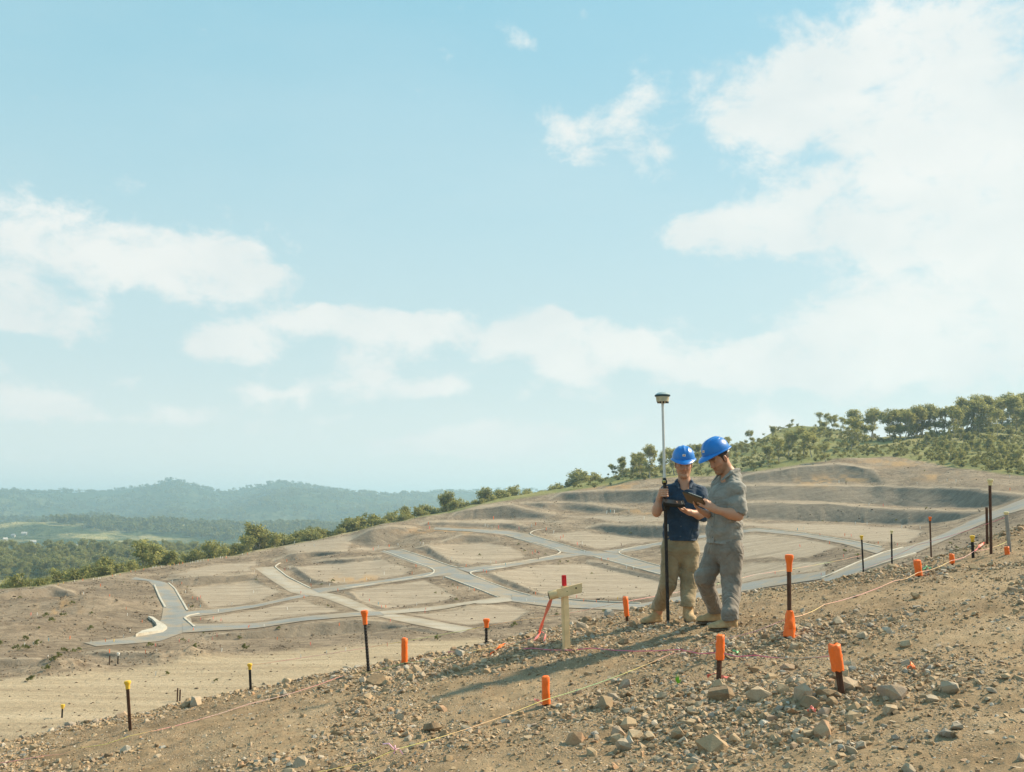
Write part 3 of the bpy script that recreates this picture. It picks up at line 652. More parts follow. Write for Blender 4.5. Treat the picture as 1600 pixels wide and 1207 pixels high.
def tree_template(seed, h=13.0, spread=0.42, dens=1.0, tall=True):
    r = np.random.default_rng(seed); G = Geo()
    lean = r.normal(0, 0.05, 2); th = h * (0.30 if tall else 0.16)
    def branch(p, d, L, rad, lvl, tips):
        pts = [p]; n = 4; q = Vector(p); dd = Vector(d)
        for i in range(n):
            dd = (dd + Vector(r.normal(0, 0.13, 3)) + Vector((0, 0, 0.06))).normalized(); q = q + dd * (L / n); pts.append(q.copy())
        G.tube(pts, [rad * (1 - 0.55 * i / n) for i in range(n + 1)], 5 if lvl else 7, True)
        if lvl >= 2 or L < h * 0.1: tips.append((q, L)); return
        k = r.integers(4, 6)
        for i in range(k):
            an = 2 * math.pi * (i + r.random() * 0.6) / k; out = 0.55 + 0.35 * r.random()
            nd = (dd + Vector((math.cos(an) * out, math.sin(an) * out, 0.12 * r.random()))).normalized()
            branch(pts[-1] if i else pts[-2], nd, L * (0.52 + 0.22 * r.random()), rad * 0.46, lvl + 1, tips)
        tips.append((q, L * 0.6))
    tips = []
    branch(Vector((0, 0, -0.6)), Vector((lean[0], lean[1], 1)), th + 0.6, h * 0.022, 0, tips)
    if tall:
        for q_ in range(7):
            an = r.uniform(0, 6.28); rr_ = h * r.uniform(.06, .17); tips.append((Vector((math.cos(an) * rr_, math.sin(an) * rr_, h * r.uniform(.28, .5) * .6)), h * .1))
    else:
        for q_ in range(6):
            an = r.uniform(0, 6.28); rr_ = h * r.uniform(.1, .26); tips.append((Vector((math.cos(an) * rr_, math.sin(an) * rr_, h * r.uniform(.06, .2))), h * .1))
    zmax = max(t[0].z for t in tips); k = (h * 0.93) / zmax
    G.V = [(x * (spread / 0.42), y * (spread / 0.42), z * k if z > 0 else z) for x, y, z in G.V]
    trunk = G.mesh('trunk', True)
    V = []; tone = []
    for (q, L) in tips:
        c = np.array([q.x * spread / 0.42, q.y * spread / 0.42, q.z * k]); cr = h * (0.045 + 0.055 * r.random())
        nleaf = int(dens * 80 * (cr / (0.08 * h)) ** 2); tn = r.random()
        u = r.normal(size=(nleaf, 3)); u /= np.linalg.norm(u, axis=1, keepdims=True); rr = cr * (0.25 + 1.15 * r.random((nleaf, 1)) ** 0.8)
        p = c + u * rr * (1.1, 1.1, 0.85)
        s = h * 0.014 * (0.7 + 0.9 * r.random((nleaf, 1)))
        nrm = u + r.normal(0, 0.6, (nleaf, 3)) + (0, 0, 0.3); nrm /= np.linalg.norm(nrm, axis=1, keepdims=True)
        t1 = np.cross(nrm, r.normal(size=(nleaf, 3))); t1 /= np.linalg.norm(t1, axis=1, keepdims=True) + 1e-9; t2 = np.cross(nrm, t1)
        V.append(np.stack([p - t1 * s * 1.4, p - t2 * s * 0.8, p + t1 * s * 1.4, p + t2 * s * 0.8], 1)); tone.append(np.clip(tn * 0.6 + 0.4 * r.random((nleaf, 1)), 0, 1).repeat(4, 1))
    V = np.concatenate(V).reshape(-1, 3); T = np.concatenate(tone).ravel()
    m = mesh_np('crown', V, np.arange(len(V)).reshape(-1, 4), False); at_ = m.attributes.new('tone', 'FLOAT', 'POINT'); at_.data.foreach_set('value', T.astype(np.float32))
    trunk.materials.append(M_BARK); m.materials.append(M_LEAF)
    return trunk, m, h
TREES = [tree_template(11, 14, .40, 1.0), tree_template(12, 15, .34, .9), tree_template(13, 12, .5, 1.1), tree_template(14, 13, .45, 1.25), tree_template(15, 16, .32, .6), tree_template(16, 9, .55, 1.3, False), tree_template(17, 7, .6, 1.3, False)]
def tree(name, label, loc, h, k, group, rnd):
    t = thing(name, label, 'tree', loc, rnd * 6.28, group); tr, cr, h0 = TREES[k]; s = h / h0
    t.scale = (s * (0.9 + 0.3 * rnd), s * (0.9 + 0.3 * rnd), s)
    link('trunk', tr, None, t); link('crown', cr, None, t); return t
def behind(u, vtop, h, lo=8, hi=120):
    """a tree behind the skyline at column u whose top shows at row vtop: find the distance on the back slope that fits its height"""
    j = int(np.clip(np.searchsorted(NC, u), 1, len(NC) - 1)); x0, y0, z0 = SX[-1, j], SY[-1, j], SZ[-1, j]
    a, t = px_dir(u, vtop); best = None
    for dd in np.linspace(lo, hi, 40):
        y = y0 + dd; g = z0 + np.interp(dd, [0, 6, 18, 45, 110, 240], [0, -.6, -3.2, -10, -26, -60]); hh = t * y - g
        if best is None or abs(hh - h) < best[0]: best = (abs(hh - h), y, g, hh)
    _, y, g, hh = best
    return Vector((a * y, y, g)), hh
SKYLINE = [  # (u, top row, height m, template) : gums that stand just behind the edge of the earthworks
    (12, 905, 9, 6), (35, 893, 10, 2), (65, 900, 8, 5), (140, 885, 9, 2), (165, 880, 9, 5), (185, 868, 11, 3), (203, 872, 10, 2), (232, 842, 15, 0), (243, 850, 14, 1), (262, 858, 11, 5), (292, 856, 12, 3), (305, 860, 11, 2), (328, 842, 13, 4), (345, 852, 11, 5), (362, 850, 11, 3), (395, 822, 15, 1),
    (402, 815, 16, 0), (412, 828, 14, 3), (428, 838, 12, 2), (450, 832, 13, 3), (463, 828, 13, 0), (478, 824, 13, 2), (490, 822, 13, 3), (503, 823, 13, 0), (520, 826, 12, 5), (540, 808, 14, 1), (550, 806, 14, 0), (562, 816, 12, 5), (580, 801, 14, 3), (592, 802, 13, 2), (610, 797, 14, 0), (622, 803, 12, 3),
    (637, 790, 14, 1), (662, 787, 14, 4), (672, 797, 11, 5), (697, 766, 15, 0), (693, 785, 13, 2), (722, 778, 13, 3), (735, 786, 11, 5), (757, 760, 16, 0), (768, 772, 13, 2), (785, 764, 14, 1), (800, 757, 15, 0), (812, 768, 12, 3), (833, 762, 13, 2), (848, 764, 12, 5), (865, 756, 14, 3), (880, 762, 12, 2),
    (905, 736, 16, 0), (918, 732, 17, 3), (928, 736, 15, 2), (945, 745, 12, 5), (975, 730, 13, 2), (990, 742, 10, 5)]
BELT = np.array([(20, 905), (120, 885), (330, 852), (400, 836), (480, 829), (560, 814), (640, 797), (700, 785), (760, 772), (830, 766), (900, 750), (960, 744), (1010, 722)], float)
rb = np.random.default_rng(44)
for u in np.concatenate([np.arange(10, 330, 22.0), np.arange(330, 1010, 10.5)]):
    u = u + rb.uniform(-4, 4); SKYLINE.append((u, np.interp(u, BELT[:, 0], BELT[:, 1]) + rb.uniform(-3, 12), rb.uniform(8, 14), int(rb.choice([0, 1, 2, 3, 4, 5, 5]))))
for i, (u, vt, h, k) in enumerate(SKYLINE):
    p, hh = behind(u, vt, h); hh = max(5.0, min(hh, 24))
    if u < 330: lb, gp = 'olive gum tree behind the edge of the earthworks, on the low side towards the valley', 'gum trees behind the low end of the earthworks'
    elif u < 680: lb, gp = 'bushy gum tree in the line behind the middle of the bare ridge', 'gum trees lining the middle of the bare ridge'
    else: lb, gp = 'gum tree rising behind the upper terraces below the grassy hill', 'gum trees behind the upper terraces'
    if (u, vt) == (402, 815): lb, gp = 'tallest broad dark green gum tree behind the bare ridge where the terraces begin', None
    if (u, vt) == (697, 766): lb, gp = 'slim gum tree with a thin tuft on top above a round lower crown', None
    if (u, vt) == (918, 732): lb, gp = 'large dense dark gum tree behind the highest earth terrace', None
    if (u, vt) == (232, 842): lb, gp = 'tall pale barked gum with yellow green crown behind the curved estate road', None
    tree('gum_tree', lb, p, hh, k, gp, RNG.random())

# trees on the grassy hill above the site, placed on its surface
def hill_trees():
    n = 0
    spots = [(1290, 722, 10, 2, 'small round tree alone at the edge of the grass above the top cut'), (1345, 700, 17, 3, 'big bright green spreading tree beside the pale track on the hill'), (1218, 722, 13, 2, None), (1255, 712, 15, 0, None), (1270, 716, 13, 3, None), (1015, 748, 17, 0, None), (1000, 745, 12, 2, None), (1055, 742, 14, 3, None), (1035, 745, 12, 2, None), (1230, 715, 14, 3, None), (1200, 728, 10, 5, None), (1330, 703, 13, 2, None)]
    r = np.random.default_rng(5)
    while len(spots) < 95:
        u = r.uniform(960, 1640); vt = np.interp(u, TOP[:, 0], TOP[:, 1]); vr = np.interp(u, RIDGE[:, 0], RIDGE[:, 1])
        if vr - vt < 6: continue
        f = r.random() ** 1.5; v = vt + 1 + (vr - vt - 5) * f
        if f > 0.72 and not (1440 < u): continue
        if 1300 < u < 1480 and 692 < v < 722 and r.random() < 0.9: continue
        if 1180 < u < 1300 and v < 690 and r.random() < 0.62: continue
        if u < 1180: h, k = r.uniform(6, 11), r.choice([0, 2, 3, 5])
        elif u < 1320: h, k = r.uniform(7, 12), r.choice([2, 5, 3, 5])
        elif v > 690: h, k = r.uniform(4, 8), r.choice([5, 6, 6])
        else: h, k = r.uniform(13, 21), r.choice([0, 1, 4, 3, 0])
        spots.append((u, v, h, int(k), None))
    for k in range(34): u = r.uniform(1455, 1640); spots.append((u, r.uniform(680, np.interp(u, RIDGE[:, 0], RIDGE[:, 1]) - 3), r.uniform(4, 8), int(r.choice([5, 6, 6])), None))
    for u in np.linspace(1395, 1640, 26): spots.append((u + r.uniform(-5, 5), np.interp(u, TOP[:, 0], TOP[:, 1]) + r.uniform(0.5, 9), r.uniform(14, 21), int(r.choice([0, 1, 4, 3])), None))
    for u in (1238, 1282, 1292, 1305, 1318): spots.append((u, np.interp(u, TOP[:, 0], TOP[:, 1]) + 1.5, 11 if u > 1270 else 6, 4, None))
    for (u, v, h, k, lb) in spots:
        if lb: gp = None
        elif h < 8.2: lb, gp = 'low dark green shrub on the grassy hill above the top cut', 'shrubs on the grassy hill'
        elif u > 1320 and v < 700: lb, gp = 'tall slender gum in the stand along the crest of the grassy hill', 'tall gums along the hill crest'
        else: lb, gp = 'rounded gum tree scattered on the grassy hillside below the crest', 'gums scattered on the grassy hillside'
        tree('gum_tree' if h >= 8.2 else 'shrub', lb, sp(u, v, -0.2), h * .72, k, gp, r.random())
hill_trees()

# valley trees: the nearest as individuals, the wood beyond as one mass
def joined(k):
    tr, cr, h = TREES[k]; bm = bmesh.new(); bm.from_mesh(cr); m = bpy.data.meshes.new('wood_source'); bm.to_mesh(m); bm.free(); m.materials.append(M_LEAF)
    return m, h
def blob_tree(seed):
    """light canopy clump for distances of a kilometre and more: 9 leafy lumps"""
    r = np.random.default_rng(seed); V = []; T = []
    for c in range(10):
        ctr = np.array([*r.normal(0, 0.32, 2), 0.35 + 0.6 * r.random()]); cr = 0.16 + 0.14 * r.random(); n = 26; tn = r.random()
        u = r.normal(size=(n, 3)); u /= np.linalg.norm(u, axis=1, keepdims=True); p = ctr + u * cr; s = 0.085
        t1 = np.cross(u, r.normal(size=(n, 3))); t1 /= np.linalg.norm(t1, axis=1, keepdims=True); t2 = np.cross(u, t1)
        V.append(np.stack([p - t1 * s, p - t2 * s, p + t1 * s, p + t2 * s], 1)); T.append(np.full((n, 4), tn))
    V = np.concatenate(V).reshape(-1, 3); m = mesh_np('canopy', V, np.arange(len(V)).reshape(-1, 4), False)
    a = m.attributes.new('tone', 'FLOAT', 'POINT'); a.data.foreach_set('value', np.concatenate(T).ravel().astype(np.float32)); m.materials.append(M_FARLEAF); return m
def scatter_mass(name, pts, hs, meshes, rnd, parent=None):
    """one object of kind stuff: geometry-node instances of a few canopy meshes on points"""
    m = bpy.data.meshes.new(name); m.vertices.add(len(pts)); m.vertices.foreach_set('co', np.ascontiguousarray(pts, np.float32).ravel())
    a = m.attributes.new('tree_height', 'FLOAT', 'POINT'); a.data.foreach_set('value', np.asarray(hs, np.float32))
    b = m.attributes.new('turn', 'FLOAT', 'POINT'); b.data.foreach_set('value', np.asarray(rnd * 6.28, np.float32))
    o = link(name, m, None, parent, kind='stuff')
    ng = bpy.data.node_groups.new(name, 'GeometryNodeTree'); ng.interface.new_socket('Geometry', in_out='INPUT', socket_type='NodeSocketGeometry'); ng.interface.new_socket('Geometry', in_out='OUTPUT', socket_type='NodeSocketGeometry')
    N = ng.nodes; Lk = ng.links; gi = N.new('NodeGroupInput'); go = N.new('NodeGroupOutput')
    jg = N.new('GeometryNodeGeometryToInstance')
    for k, me in enumerate(meshes):
        src = bpy.data.objects.new(name + '_source', me)
        oi = N.new('GeometryNodeObjectInfo'); oi.inputs[0].default_value = src; oi.inputs[1].default_value = True; Lk.new(oi.outputs['Geometry'], jg.inputs[0])
    ip = N.new('GeometryNodeInstanceOnPoints'); ip.inputs['Pick Instance'].default_value = True
    Lk.new(gi.outputs[0], ip.inputs['Points'])
    jn = N.new('GeometryNodeJoinGeometry')
    N.remove(jg)
    for nd in [x for x in N if x.bl_idname == 'GeometryNodeObjectInfo']: Lk.new(nd.outputs['Geometry'], jn.inputs[0])
    Lk.new(jn.outputs[0], ip.inputs['Instance'])
    idx = N.new('FunctionNodeRandomValue'); idx.data_type = 'INT'; idx.inputs['Min'].default_value = 0; idx.inputs['Max'].default_value = len(meshes) - 1
    Lk.new([s for s in idx.outputs if s.enabled][0], ip.inputs['Instance Index'])
    hn = N.new('GeometryNodeInputNamedAttribute'); hn.data_type = 'FLOAT'; hn.inputs[0].default_value = 'tree_height'; Lk.new([s for s in hn.outputs if s.enabled and s.name == 'Attribute'][0], ip.inputs['Scale'])
    tn = N.new('GeometryNodeInputNamedAttribute'); tn.data_type = 'FLOAT'; tn.inputs[0].default_value = 'turn'
    cx = N.new('ShaderNodeCombineXYZ'); Lk.new([s for s in tn.outputs if s.enabled and s.name == 'Attribute'][0], cx.inputs[2]); Lk.new(cx.outputs[0], ip.inputs['Rotation'])
    Lk.new(ip.outputs[0], go.inputs[0])
    md = o.modifiers.new('scatter', 'NODES'); md.node_group = ng; return o
def valley_trees():
    r = np.random.default_rng(21)
    # individuals just beyond the ridge, left side
    k = 0
    while k < 70:
        u = r.uniform(-30, 620); d = r.uniform(380, 760); a, _ = px_dir(u, 850); x = float(a * d); z = float(valley_height(np.array(x), np.array(d)))
        v = 800 - z / d * FPX
        if -250 < x < -165 and 380 < d < 470: continue                           # the green paddock
        h = r.uniform(9, 17); kk = int(r.choice([0, 2, 3, 5, 0, 1]))
        tree('gum_tree', 'bushy valley tree in the wood just below the bare ridge', (x, d, z - 0.3), h, kk, 'valley trees nearest the ridge', r.random()); k += 1
    n = 20000
    az = r.uniform(-0.56, 0.25, n); d = 620 * (5600 / 620) ** (r.random(n) ** 0.8)
    x = d * np.sin(az); y = d * np.cos(az)
    dens = fbm(x / 260, y / 260, 101, 4) + 0.10 + 0.45 * sstep(d, 2300, 3000)
    keep = dens > 0.06
    x, y, d = x[keep], y[keep], d[keep]; z = valley_height(x, y)
    near = d < 1500; hs = r.uniform(8, 15, len(x))
    big = [joined(i)[0] for i in (0, 2, 3, 5)]
    P = np.stack([x, y, z], -1)
    scatter_mass('valley_woodland', P[near], hs[near] / 13, big, r.random(near.sum()))
    scatter_mass('hill_forest', P[~near], hs[~near] * 1.15, [blob_tree(i) for i in range(4)], r.random((~near).sum()))
valley_trees()

M_HWALL = mat_simple('house_wall', (0.46, 0.44, 0.40), 0.8, nscale=1); M_HROOF = mat_simple('house_roof', (0.42, 0.40, 0.38), 0.7, nscale=1)
def house(u, v, w, rz, i):
    a, t = px_dir(u, v); d = 900.0
    for d in np.arange(1400, 3400, 10):
        if t * d <= float(valley_height(np.array(a * d), np.array(d))) + 5: break
    x = float(a * d); z = float(valley_height(np.array(x), np.array(d)))
    h = thing('house', 'tiny pale house among the trees on the valley floor', 'house', (x, d, z), rz, 'houses in the valley'); l = w * .62
    b = 3.6                                    # one storey
    Geo().add([(-w / 2, -l / 2, -2), (w / 2, -l / 2, -2), (w / 2, l / 2, -2), (-w / 2, l / 2, -2), (-w / 2, -l / 2, b), (w / 2, -l / 2, b), (w / 2, l / 2, b), (-w / 2, l / 2, b), (-w / 2, 0, b + 2.4), (w / 2, 0, b + 2.4)],
              [(0, 1, 5, 4), (1, 2, 6, 9, 5), (2, 3, 7, 6), (3, 0, 4, 8, 7)]).obj('wall', M_HWALL, h)
    e = .6
    Geo().add([(-w / 2 - e, -l / 2 - e, b - .3), (w / 2 + e, -l / 2 - e, b - .3), (w / 2 + e, 0, b + 2.7), (-w / 2 - e, 0, b + 2.7), (-w / 2 - e, l / 2 + e, b - .3), (w / 2 + e, l / 2 + e, b - .3)], [(0, 1, 2, 3), (3, 2, 5, 4)]).obj('roof', M_HROOF, h)
for i, (u, v) in enumerate([(21, 836), (38, 833), (52, 846), (8, 842), (60, 853), (120, 853), (130, 852), (165, 849), (182, 860), (269, 861), (281, 860), (240, 858)]): house(u, v, 6 + (i * 7) % 4, .3 * i, i)
def lump(seed):
    r = np.random.default_rng(seed); p = r.normal(size=(11, 3)); p /= np.linalg.norm(p, axis=1, keepdims=True); p *= (0.8 + .4 * r.random((11, 1))) * (1, .8, .6)
    bm = bmesh.new(); [bm.verts.new(q) for q in p]; bmesh.ops.convex_hull(bm, input=bm.verts); bmesh.ops.delete(bm, geom=[v for v in bm.verts if not v.link_faces], context='VERTS'); bmesh.ops.triangulate(bm, faces=bm.faces)
    m = bpy.data.meshes.new('clod'); bm.to_mesh(m); bm.free(); m.materials.append(M_SITE); return m
def estate_litter():
    r = np.random.default_rng(8); W = (1 - MASK['road']) * (1 - MASK['grass']) * (0.05 + 1 - 0.97 * MASK['pad']) * (1 - 0.93 * MASK['bench']) * sstep(fbm(SU / 16, SV / 6, 301, 4), -0.15, 0.35) * (SU > -40) * (SU < 1640)
    W = W * (1 - 0.85 * MASK['batter']) * np.clip((SV - 700) / 180, 0.1, 1); pr = W.ravel() / W.sum(); k = r.choice(W.size, 9000, p=pr)
    P = np.stack([SX.ravel()[k], SY.ravel()[k], SZ.ravel()[k]], -1); P[:, :2] += r.normal(0, .4, (len(k), 2))
    scatter_mass('soil_clods', P, np.exp(r.normal(math.log(.13), .4, len(k))) * np.clip(P[:, 1] / 160, .6, 1.0), [lump(i) for i in range(5)], r.random(len(k)))
    k = r.choice(W.size, 120, p=pr); P = np.stack([SX.ravel()[k], SY.ravel()[k], SZ.ravel()[k]], -1)
    scatter_mass('weeds', P, r.uniform(.2, .55, len(k)), [blob_tree(40 + i) for i in range(2)], r.random(len(k)))
    G = MASK['grass'] * (SU > 900) * (SU < 1660); k = r.choice(G.size, 1500, p=G.ravel() / G.sum()); P = np.stack([SX.ravel()[k], SY.ravel()[k], SZ.ravel()[k]], -1); P[:, :2] += r.normal(0, 1.5, (len(k), 2))
    scatter_mass('hillside_scrub', P, r.uniform(.4, 1.8, len(k)), [blob_tree(50 + i) for i in range(4)], r.random(len(k)))
estate_litter()

# ------------------------------------------------------------------ haze in the air
def haze():
    x0, x1, y0, y1, z0, z1 = -13000, 13000, -13000, 13000, -140, 175
    o = Geo().box(((x0 + x1) / 2, (y0 + y1) / 2, (z0 + z1) / 2), (x1 - x0, y1 - y0, z1 - z0)).obj('haze', None)
    m = bpy.data.materials.new('haze_air'); m.use_nodes = True; g = NT(m.node_tree)
    v = g.n('ShaderNodeVolumePrincipled'); v.inputs['Color'].default_value = (0.56, 0.82, 1.0, 1); v.inputs['Density'].default_value = HAZE
    v.inputs['Anisotropy'].default_value = 0.25
    out = g.n('ShaderNodeOutputMaterial'); g.put(out.inputs['Volume'], v.outputs[0]); o.data.materials.append(m); o['kind'] = 'stuff'
HAZE = 2.0e-4
haze()

# ------------------------------------------------------------------ stones on the foreground slope
def hull_mesh(seed, npts, name, flat=0.7):
    r = np.random.default_rng(seed); p = r.normal(size=(npts, 3)); p /= np.linalg.norm(p, axis=1, keepdims=True); p *= (0.82 + 0.3 * r.random((npts, 1))) * (1.0, 0.6 + 0.35 * r.random(), flat * (0.75 + 0.4 * r.random()))
    bm = bmesh.new(); [bm.verts.new(q) for q in p]; res = bmesh.ops.convex_hull(bm, input=bm.verts)
    bmesh.ops.delete(bm, geom=[v for v in bm.verts if not v.link_faces], context='VERTS'); bmesh.ops.triangulate(bm, faces=bm.faces); bmesh.ops.recalc_face_normals(bm, faces=bm.faces)
    m = bpy.data.meshes.new(name); bm.to_mesh(m); bm.free(); return m
def stone_material(name, per_object):
    m = bpy.data.materials.new(name); m.use_nodes = True; g = NT(m.node_tree)
    f = g.n('ShaderNodeObjectInfo').outputs['Random'] if per_object else g.attr('tone').outputs['Fac']
    P = g.n('ShaderNodeNewGeometry').outputs['Position']; n = g.noise(P, 45, 5, 0.7)
    c = g.ramp(f, [(0.0, (0.19, 0.135, 0.085)), (0.25, (0.38, 0.265, 0.155)), (0.5, (0.48, 0.365, 0.235)), (0.7, (0.42, 0.36, 0.285)), (0.82, (0.46, 0.27, 0.15)), (0.93, (0.31, 0.30, 0.27)), (1.0, (0.64, 0.57, 0.47))])
    c = g.mix(g.rng(n, 0.3, 0.7), g.mix(0.35, c, (0.15, 0.11, 0.075)), c)
    up = g.n('ShaderNodeSeparateXYZ'); g.put(up.inputs[0], g.n('ShaderNodeNewGeometry').outputs['Normal'])
    c = g.mix(g.math('MULTIPLY', g.rng(g.noise(P, 12, 4, 0.6), 0.45, 0.62), 0.45), c, (0.44, 0.325, 0.20))      # dust caught on the stone
    b = g.n('ShaderNodeBsdfPrincipled'); g.put(b.inputs['Base Color'], c); b.inputs['Roughness'].default_value = 0.88; b.inputs['Specular IOR Level'].default_value = 0.25
    bp = g.n('ShaderNodeBump'); bp.inputs['Strength'].default_value = 0.8; bp.inputs['Distance'].default_value = 0.006
    g.put(bp.inputs['Height'], n); g.put(b.inputs['Normal'], bp.outputs[0])
    o = g.n('ShaderNodeOutputMaterial'); g.put(o.inputs[0], b.outputs[0]); return m
M_STONE = stone_material('stone', True); M_GRVL = stone_material('gravel', False)
def fg_hit(u, v, lift=0.0, fine=False):
    """where the ray through a photograph pixel meets the foreground ground (raised by lift)"""
    a, t = px_dir(u, v); d = 3.0
    for d in np.arange(2.5, 18, 0.03):
        if t * d <= float(fg_height(a * d, d, fine)) + lift: break
    lo, hi = d - 0.03, d
    for _ in range(12):
        mid = (lo + hi) / 2
        if t * mid <= float(fg_height(a * mid, mid, fine)) + lift: hi = mid
        else: lo = mid
    return Vector((float(a * hi), hi, float(t * hi)))
def stone_density(x, y):
    a = x / y; over = y - crest_d(a)
    n = fbm(x * 0.9, y * 0.9, 201, 4)
    w = 0.14 + 1.2 * sstep(n, 0.02, 0.36) + 1.5 * np.exp(-((over + 0.35) / 0.55) ** 2)
    for (px, py, sx, sy, h) in PILE: w = w + 3.6 * np.exp(-((x - px) / (sx * 1.1)) ** 2 - ((y - py) / (sy * 1.2)) ** 2)
    w = w + 0.8 * np.exp(-((x - 0.9) / 1.2) ** 2 - ((y - 4.9) / 0.5) ** 2)
    return w * (1 - sstep(over, 0.6, 2.5))
def scatter_fg(n, seed, dmin=2.6, power=1.0):
    r = np.random.default_rng(seed); X = []; Y = []; c = 0
    while c < n:
        a = r.uniform(-0.64, 0.64, n * 2); d = np.sqrt(r.uniform(dmin ** 2, 15.5 ** 2, n * 2)); x = a * d
        k = r.random(n * 2) * 3.0 < stone_density(x, d) ** power
        X.append(x[k]); Y.append(d[k]); c += k.sum()
    return np.concatenate(X)[:n], np.concatenate(Y)[:n]
def rot_mats(r, n):
    q = r.normal(size=(n, 4)); q /= np.linalg.norm(q, axis=1, keepdims=True); w, x, y, z = q.T
    return np.stack([np.stack([1 - 2 * (y * y + z * z), 2 * (x * y - z * w), 2 * (x * z + y * w)], -1), np.stack([2 * (x * y + z * w), 1 - 2 * (x * x + z * z), 2 * (y * z - x * w)], -1), np.stack([2 * (x * z - y * w), 2 * (y * z + x * w), 1 - 2 * (x * x + y * y)], -1)], 1)
def yaw_mats(r, n, tilt=0.35):
    M = rot_mats(r, n); a = r.uniform(0, 6.28, n); c, s = np.cos(a), np.sin(a); z = np.zeros(n); o = np.ones(n)
    Rz = np.stack([np.stack([c, -s, z], -1), np.stack([s, c, z], -1), np.stack([z, z, o], -1)], 1)
    t = r.normal(0, tilt, n); c, s = np.cos(t), np.sin(t)
    Rx = np.stack([np.stack([o, z, z], -1), np.stack([z, c, -s], -1), np.stack([z, s, c], -1)], 1); return Rz @ Rx
def gravel(name, n, seed, rmed, rsig, rmin, rmax, npts, power):
    r = np.random.default_rng(seed); T = []
    for k in range(16):
        m = hull_mesh(seed * 31 + k, npts, 'pebble'); V = np.array([v.co for v in m.vertices]); F = np.array([p.vertices[:] for p in m.polygons]); T.append((V, F)); bpy.data.meshes.remove(m)
    x, y = scatter_fg(n, seed, power=power); rad = np.clip(np.exp(r.normal(math.log(rmed), rsig, n)), rmin, rmax)
    z = fg_height(x, y) + rad * r.uniform(-0.15, 0.45, n) * 0.7; R = yaw_mats(r, n, 0.5); tone = r.random(n); kind = None
    P = np.stack([x, y, z], -1); ms = []
    for k, (V, F) in enumerate(T):
        q = mesh_np('pebble', V @ rot_mats(r, 1)[0].T * (1, 1, .8), F, False); q.materials.append(M_STONE); ms.append(q)
    return scatter_mass(name, P, rad, ms, r.random(n), FG)
gravel('gravel', 125000, 5, 0.0085, 0.40, 0.004, 0.02, 8, 0.75)
gravel('rubble', 25000, 6, 0.020, 0.34, 0.013, 0.045, 12, 1.5)
STONES = [hull_mesh(900 + k, 22, 'stone', 0.75) for k in range(22)]
for m in STONES: m.materials.append(M_STONE)
def place_stone(x, y, r, k, rz, sink=0.25):
    o = link('stone', STONES[k % len(STONES)], None, FG); z = float(fg_height(np.array(x), np.array(y)))
    o.location = (x, y, z + r * (0.55 - sink) * 0.7); o.rotation_euler = (RNG.normal(0, 0.3), RNG.normal(0, 0.3), rz); o.scale = (r, r, r)
BIG = [(590, 1070, 34), (1185, 1096, 36), (1257, 1093, 40), (1222, 1084, 24), (1268, 1150, 30), (898, 1160, 32), (1062, 1152, 30), (1112, 1172, 46), (992, 1150, 26), (985, 1158, 20), (975, 1172, 26), (965, 1155, 22), (1150, 1155, 26),
       (1395, 1090, 44), (1390, 1118, 30), (1483, 1082, 34), (1230, 1045, 22), (1310, 1060, 22), (1328, 1068, 18), (915, 972, 18), (910, 980, 22), (905, 988, 18), (1380, 990, 16), (1432, 935, 18), (1415, 1010, 18), (1350, 1000, 16), (1240, 1015, 20),
       (305, 1103, 26), (290, 1106, 20), (118, 1132, 16), (255, 1098, 14), (445, 1088, 20), (430, 1092, 16), (650, 1052, 18), (715, 1048, 18), (760, 1052, 16), (700, 1188, 16), (560, 1113, 14), (925, 1180, 20), (1420, 1210, 26), (1345, 1165, 22), (1480, 1150, 24), (1180, 1048, 18), (1205, 1060, 20),
       (1240, 1068, 18), (1262, 1072, 16), (1285, 1085, 20), (1300, 1098, 18), (1195, 1120, 18), (1260, 1116, 14), (1100, 1100, 16), (1085, 1090, 14), (1075, 1087, 14), (1035, 1092, 18), (960, 1065, 12), (975, 1072, 14), (1010, 1065, 12)]
cnt = 0
for (u, v, w) in BIG:
    p = fg_hit(u, min(v, 1205)); r = w / 2 / FPX * p.y * 1.12; place_stone(p.x, p.y, r, cnt, RNG.uniform(0, 6.28), 0.2); cnt += 1
xs, ys = scatter_fg(290 - len(BIG), 77, 3.6, 1.9)
for x, y in zip(xs, ys):
    place_stone(float(x), float(y), float(np.clip(np.exp(RNG.normal(math.log(0.05), 0.28)), 0.036, 0.095)), cnt, RNG.uniform(0, 6.28)); cnt += 1

# ------------------------------------------------------------------ survey pickets, caps, sleeves, tape, string lines
M_ORANGE = mat_simple('orange_plastic', (0.95, 0.17, 0.022), 0.5, var=0.1, nscale=18, bump=0.003, bscale=40, dirt=(0.75, 0.28, 0.12, 0.4))
M_YELLOW = mat_simple('yellow_plastic', (0.80, 0.50, 0.05), 0.5, var=0.1, dirt=(0.5, 0.36, 0.15, 0.5))
M_PALE = mat_simple('faded_yellow_plastic', (0.72, 0.62, 0.34), 0.55, var=0.1)
M_RUST = mat_simple('rusty_steel', (0.115, 0.058, 0.036), 0.75, 0.3, 0.35, 20, 0.002, 60)
M_BLACK = mat_simple('black_steel', (0.028, 0.026, 0.025), 0.6, 0.4, 0.3, 20, dirt=(0.16, 0.11, 0.07, 0.5))
M_GALV = mat_simple('galvanised_pipe', (0.30, 0.29, 0.27), 0.5, 0.6, 0.2)
M_PINK = mat_simple('pink_flagging_tape', (0.95, 0.22, 0.17), 0.4, var=0.12, nscale=25)
M_RED = mat_simple('red_paint', (0.62, 0.012, 0.02), 0.55, var=0.15, nscale=40)
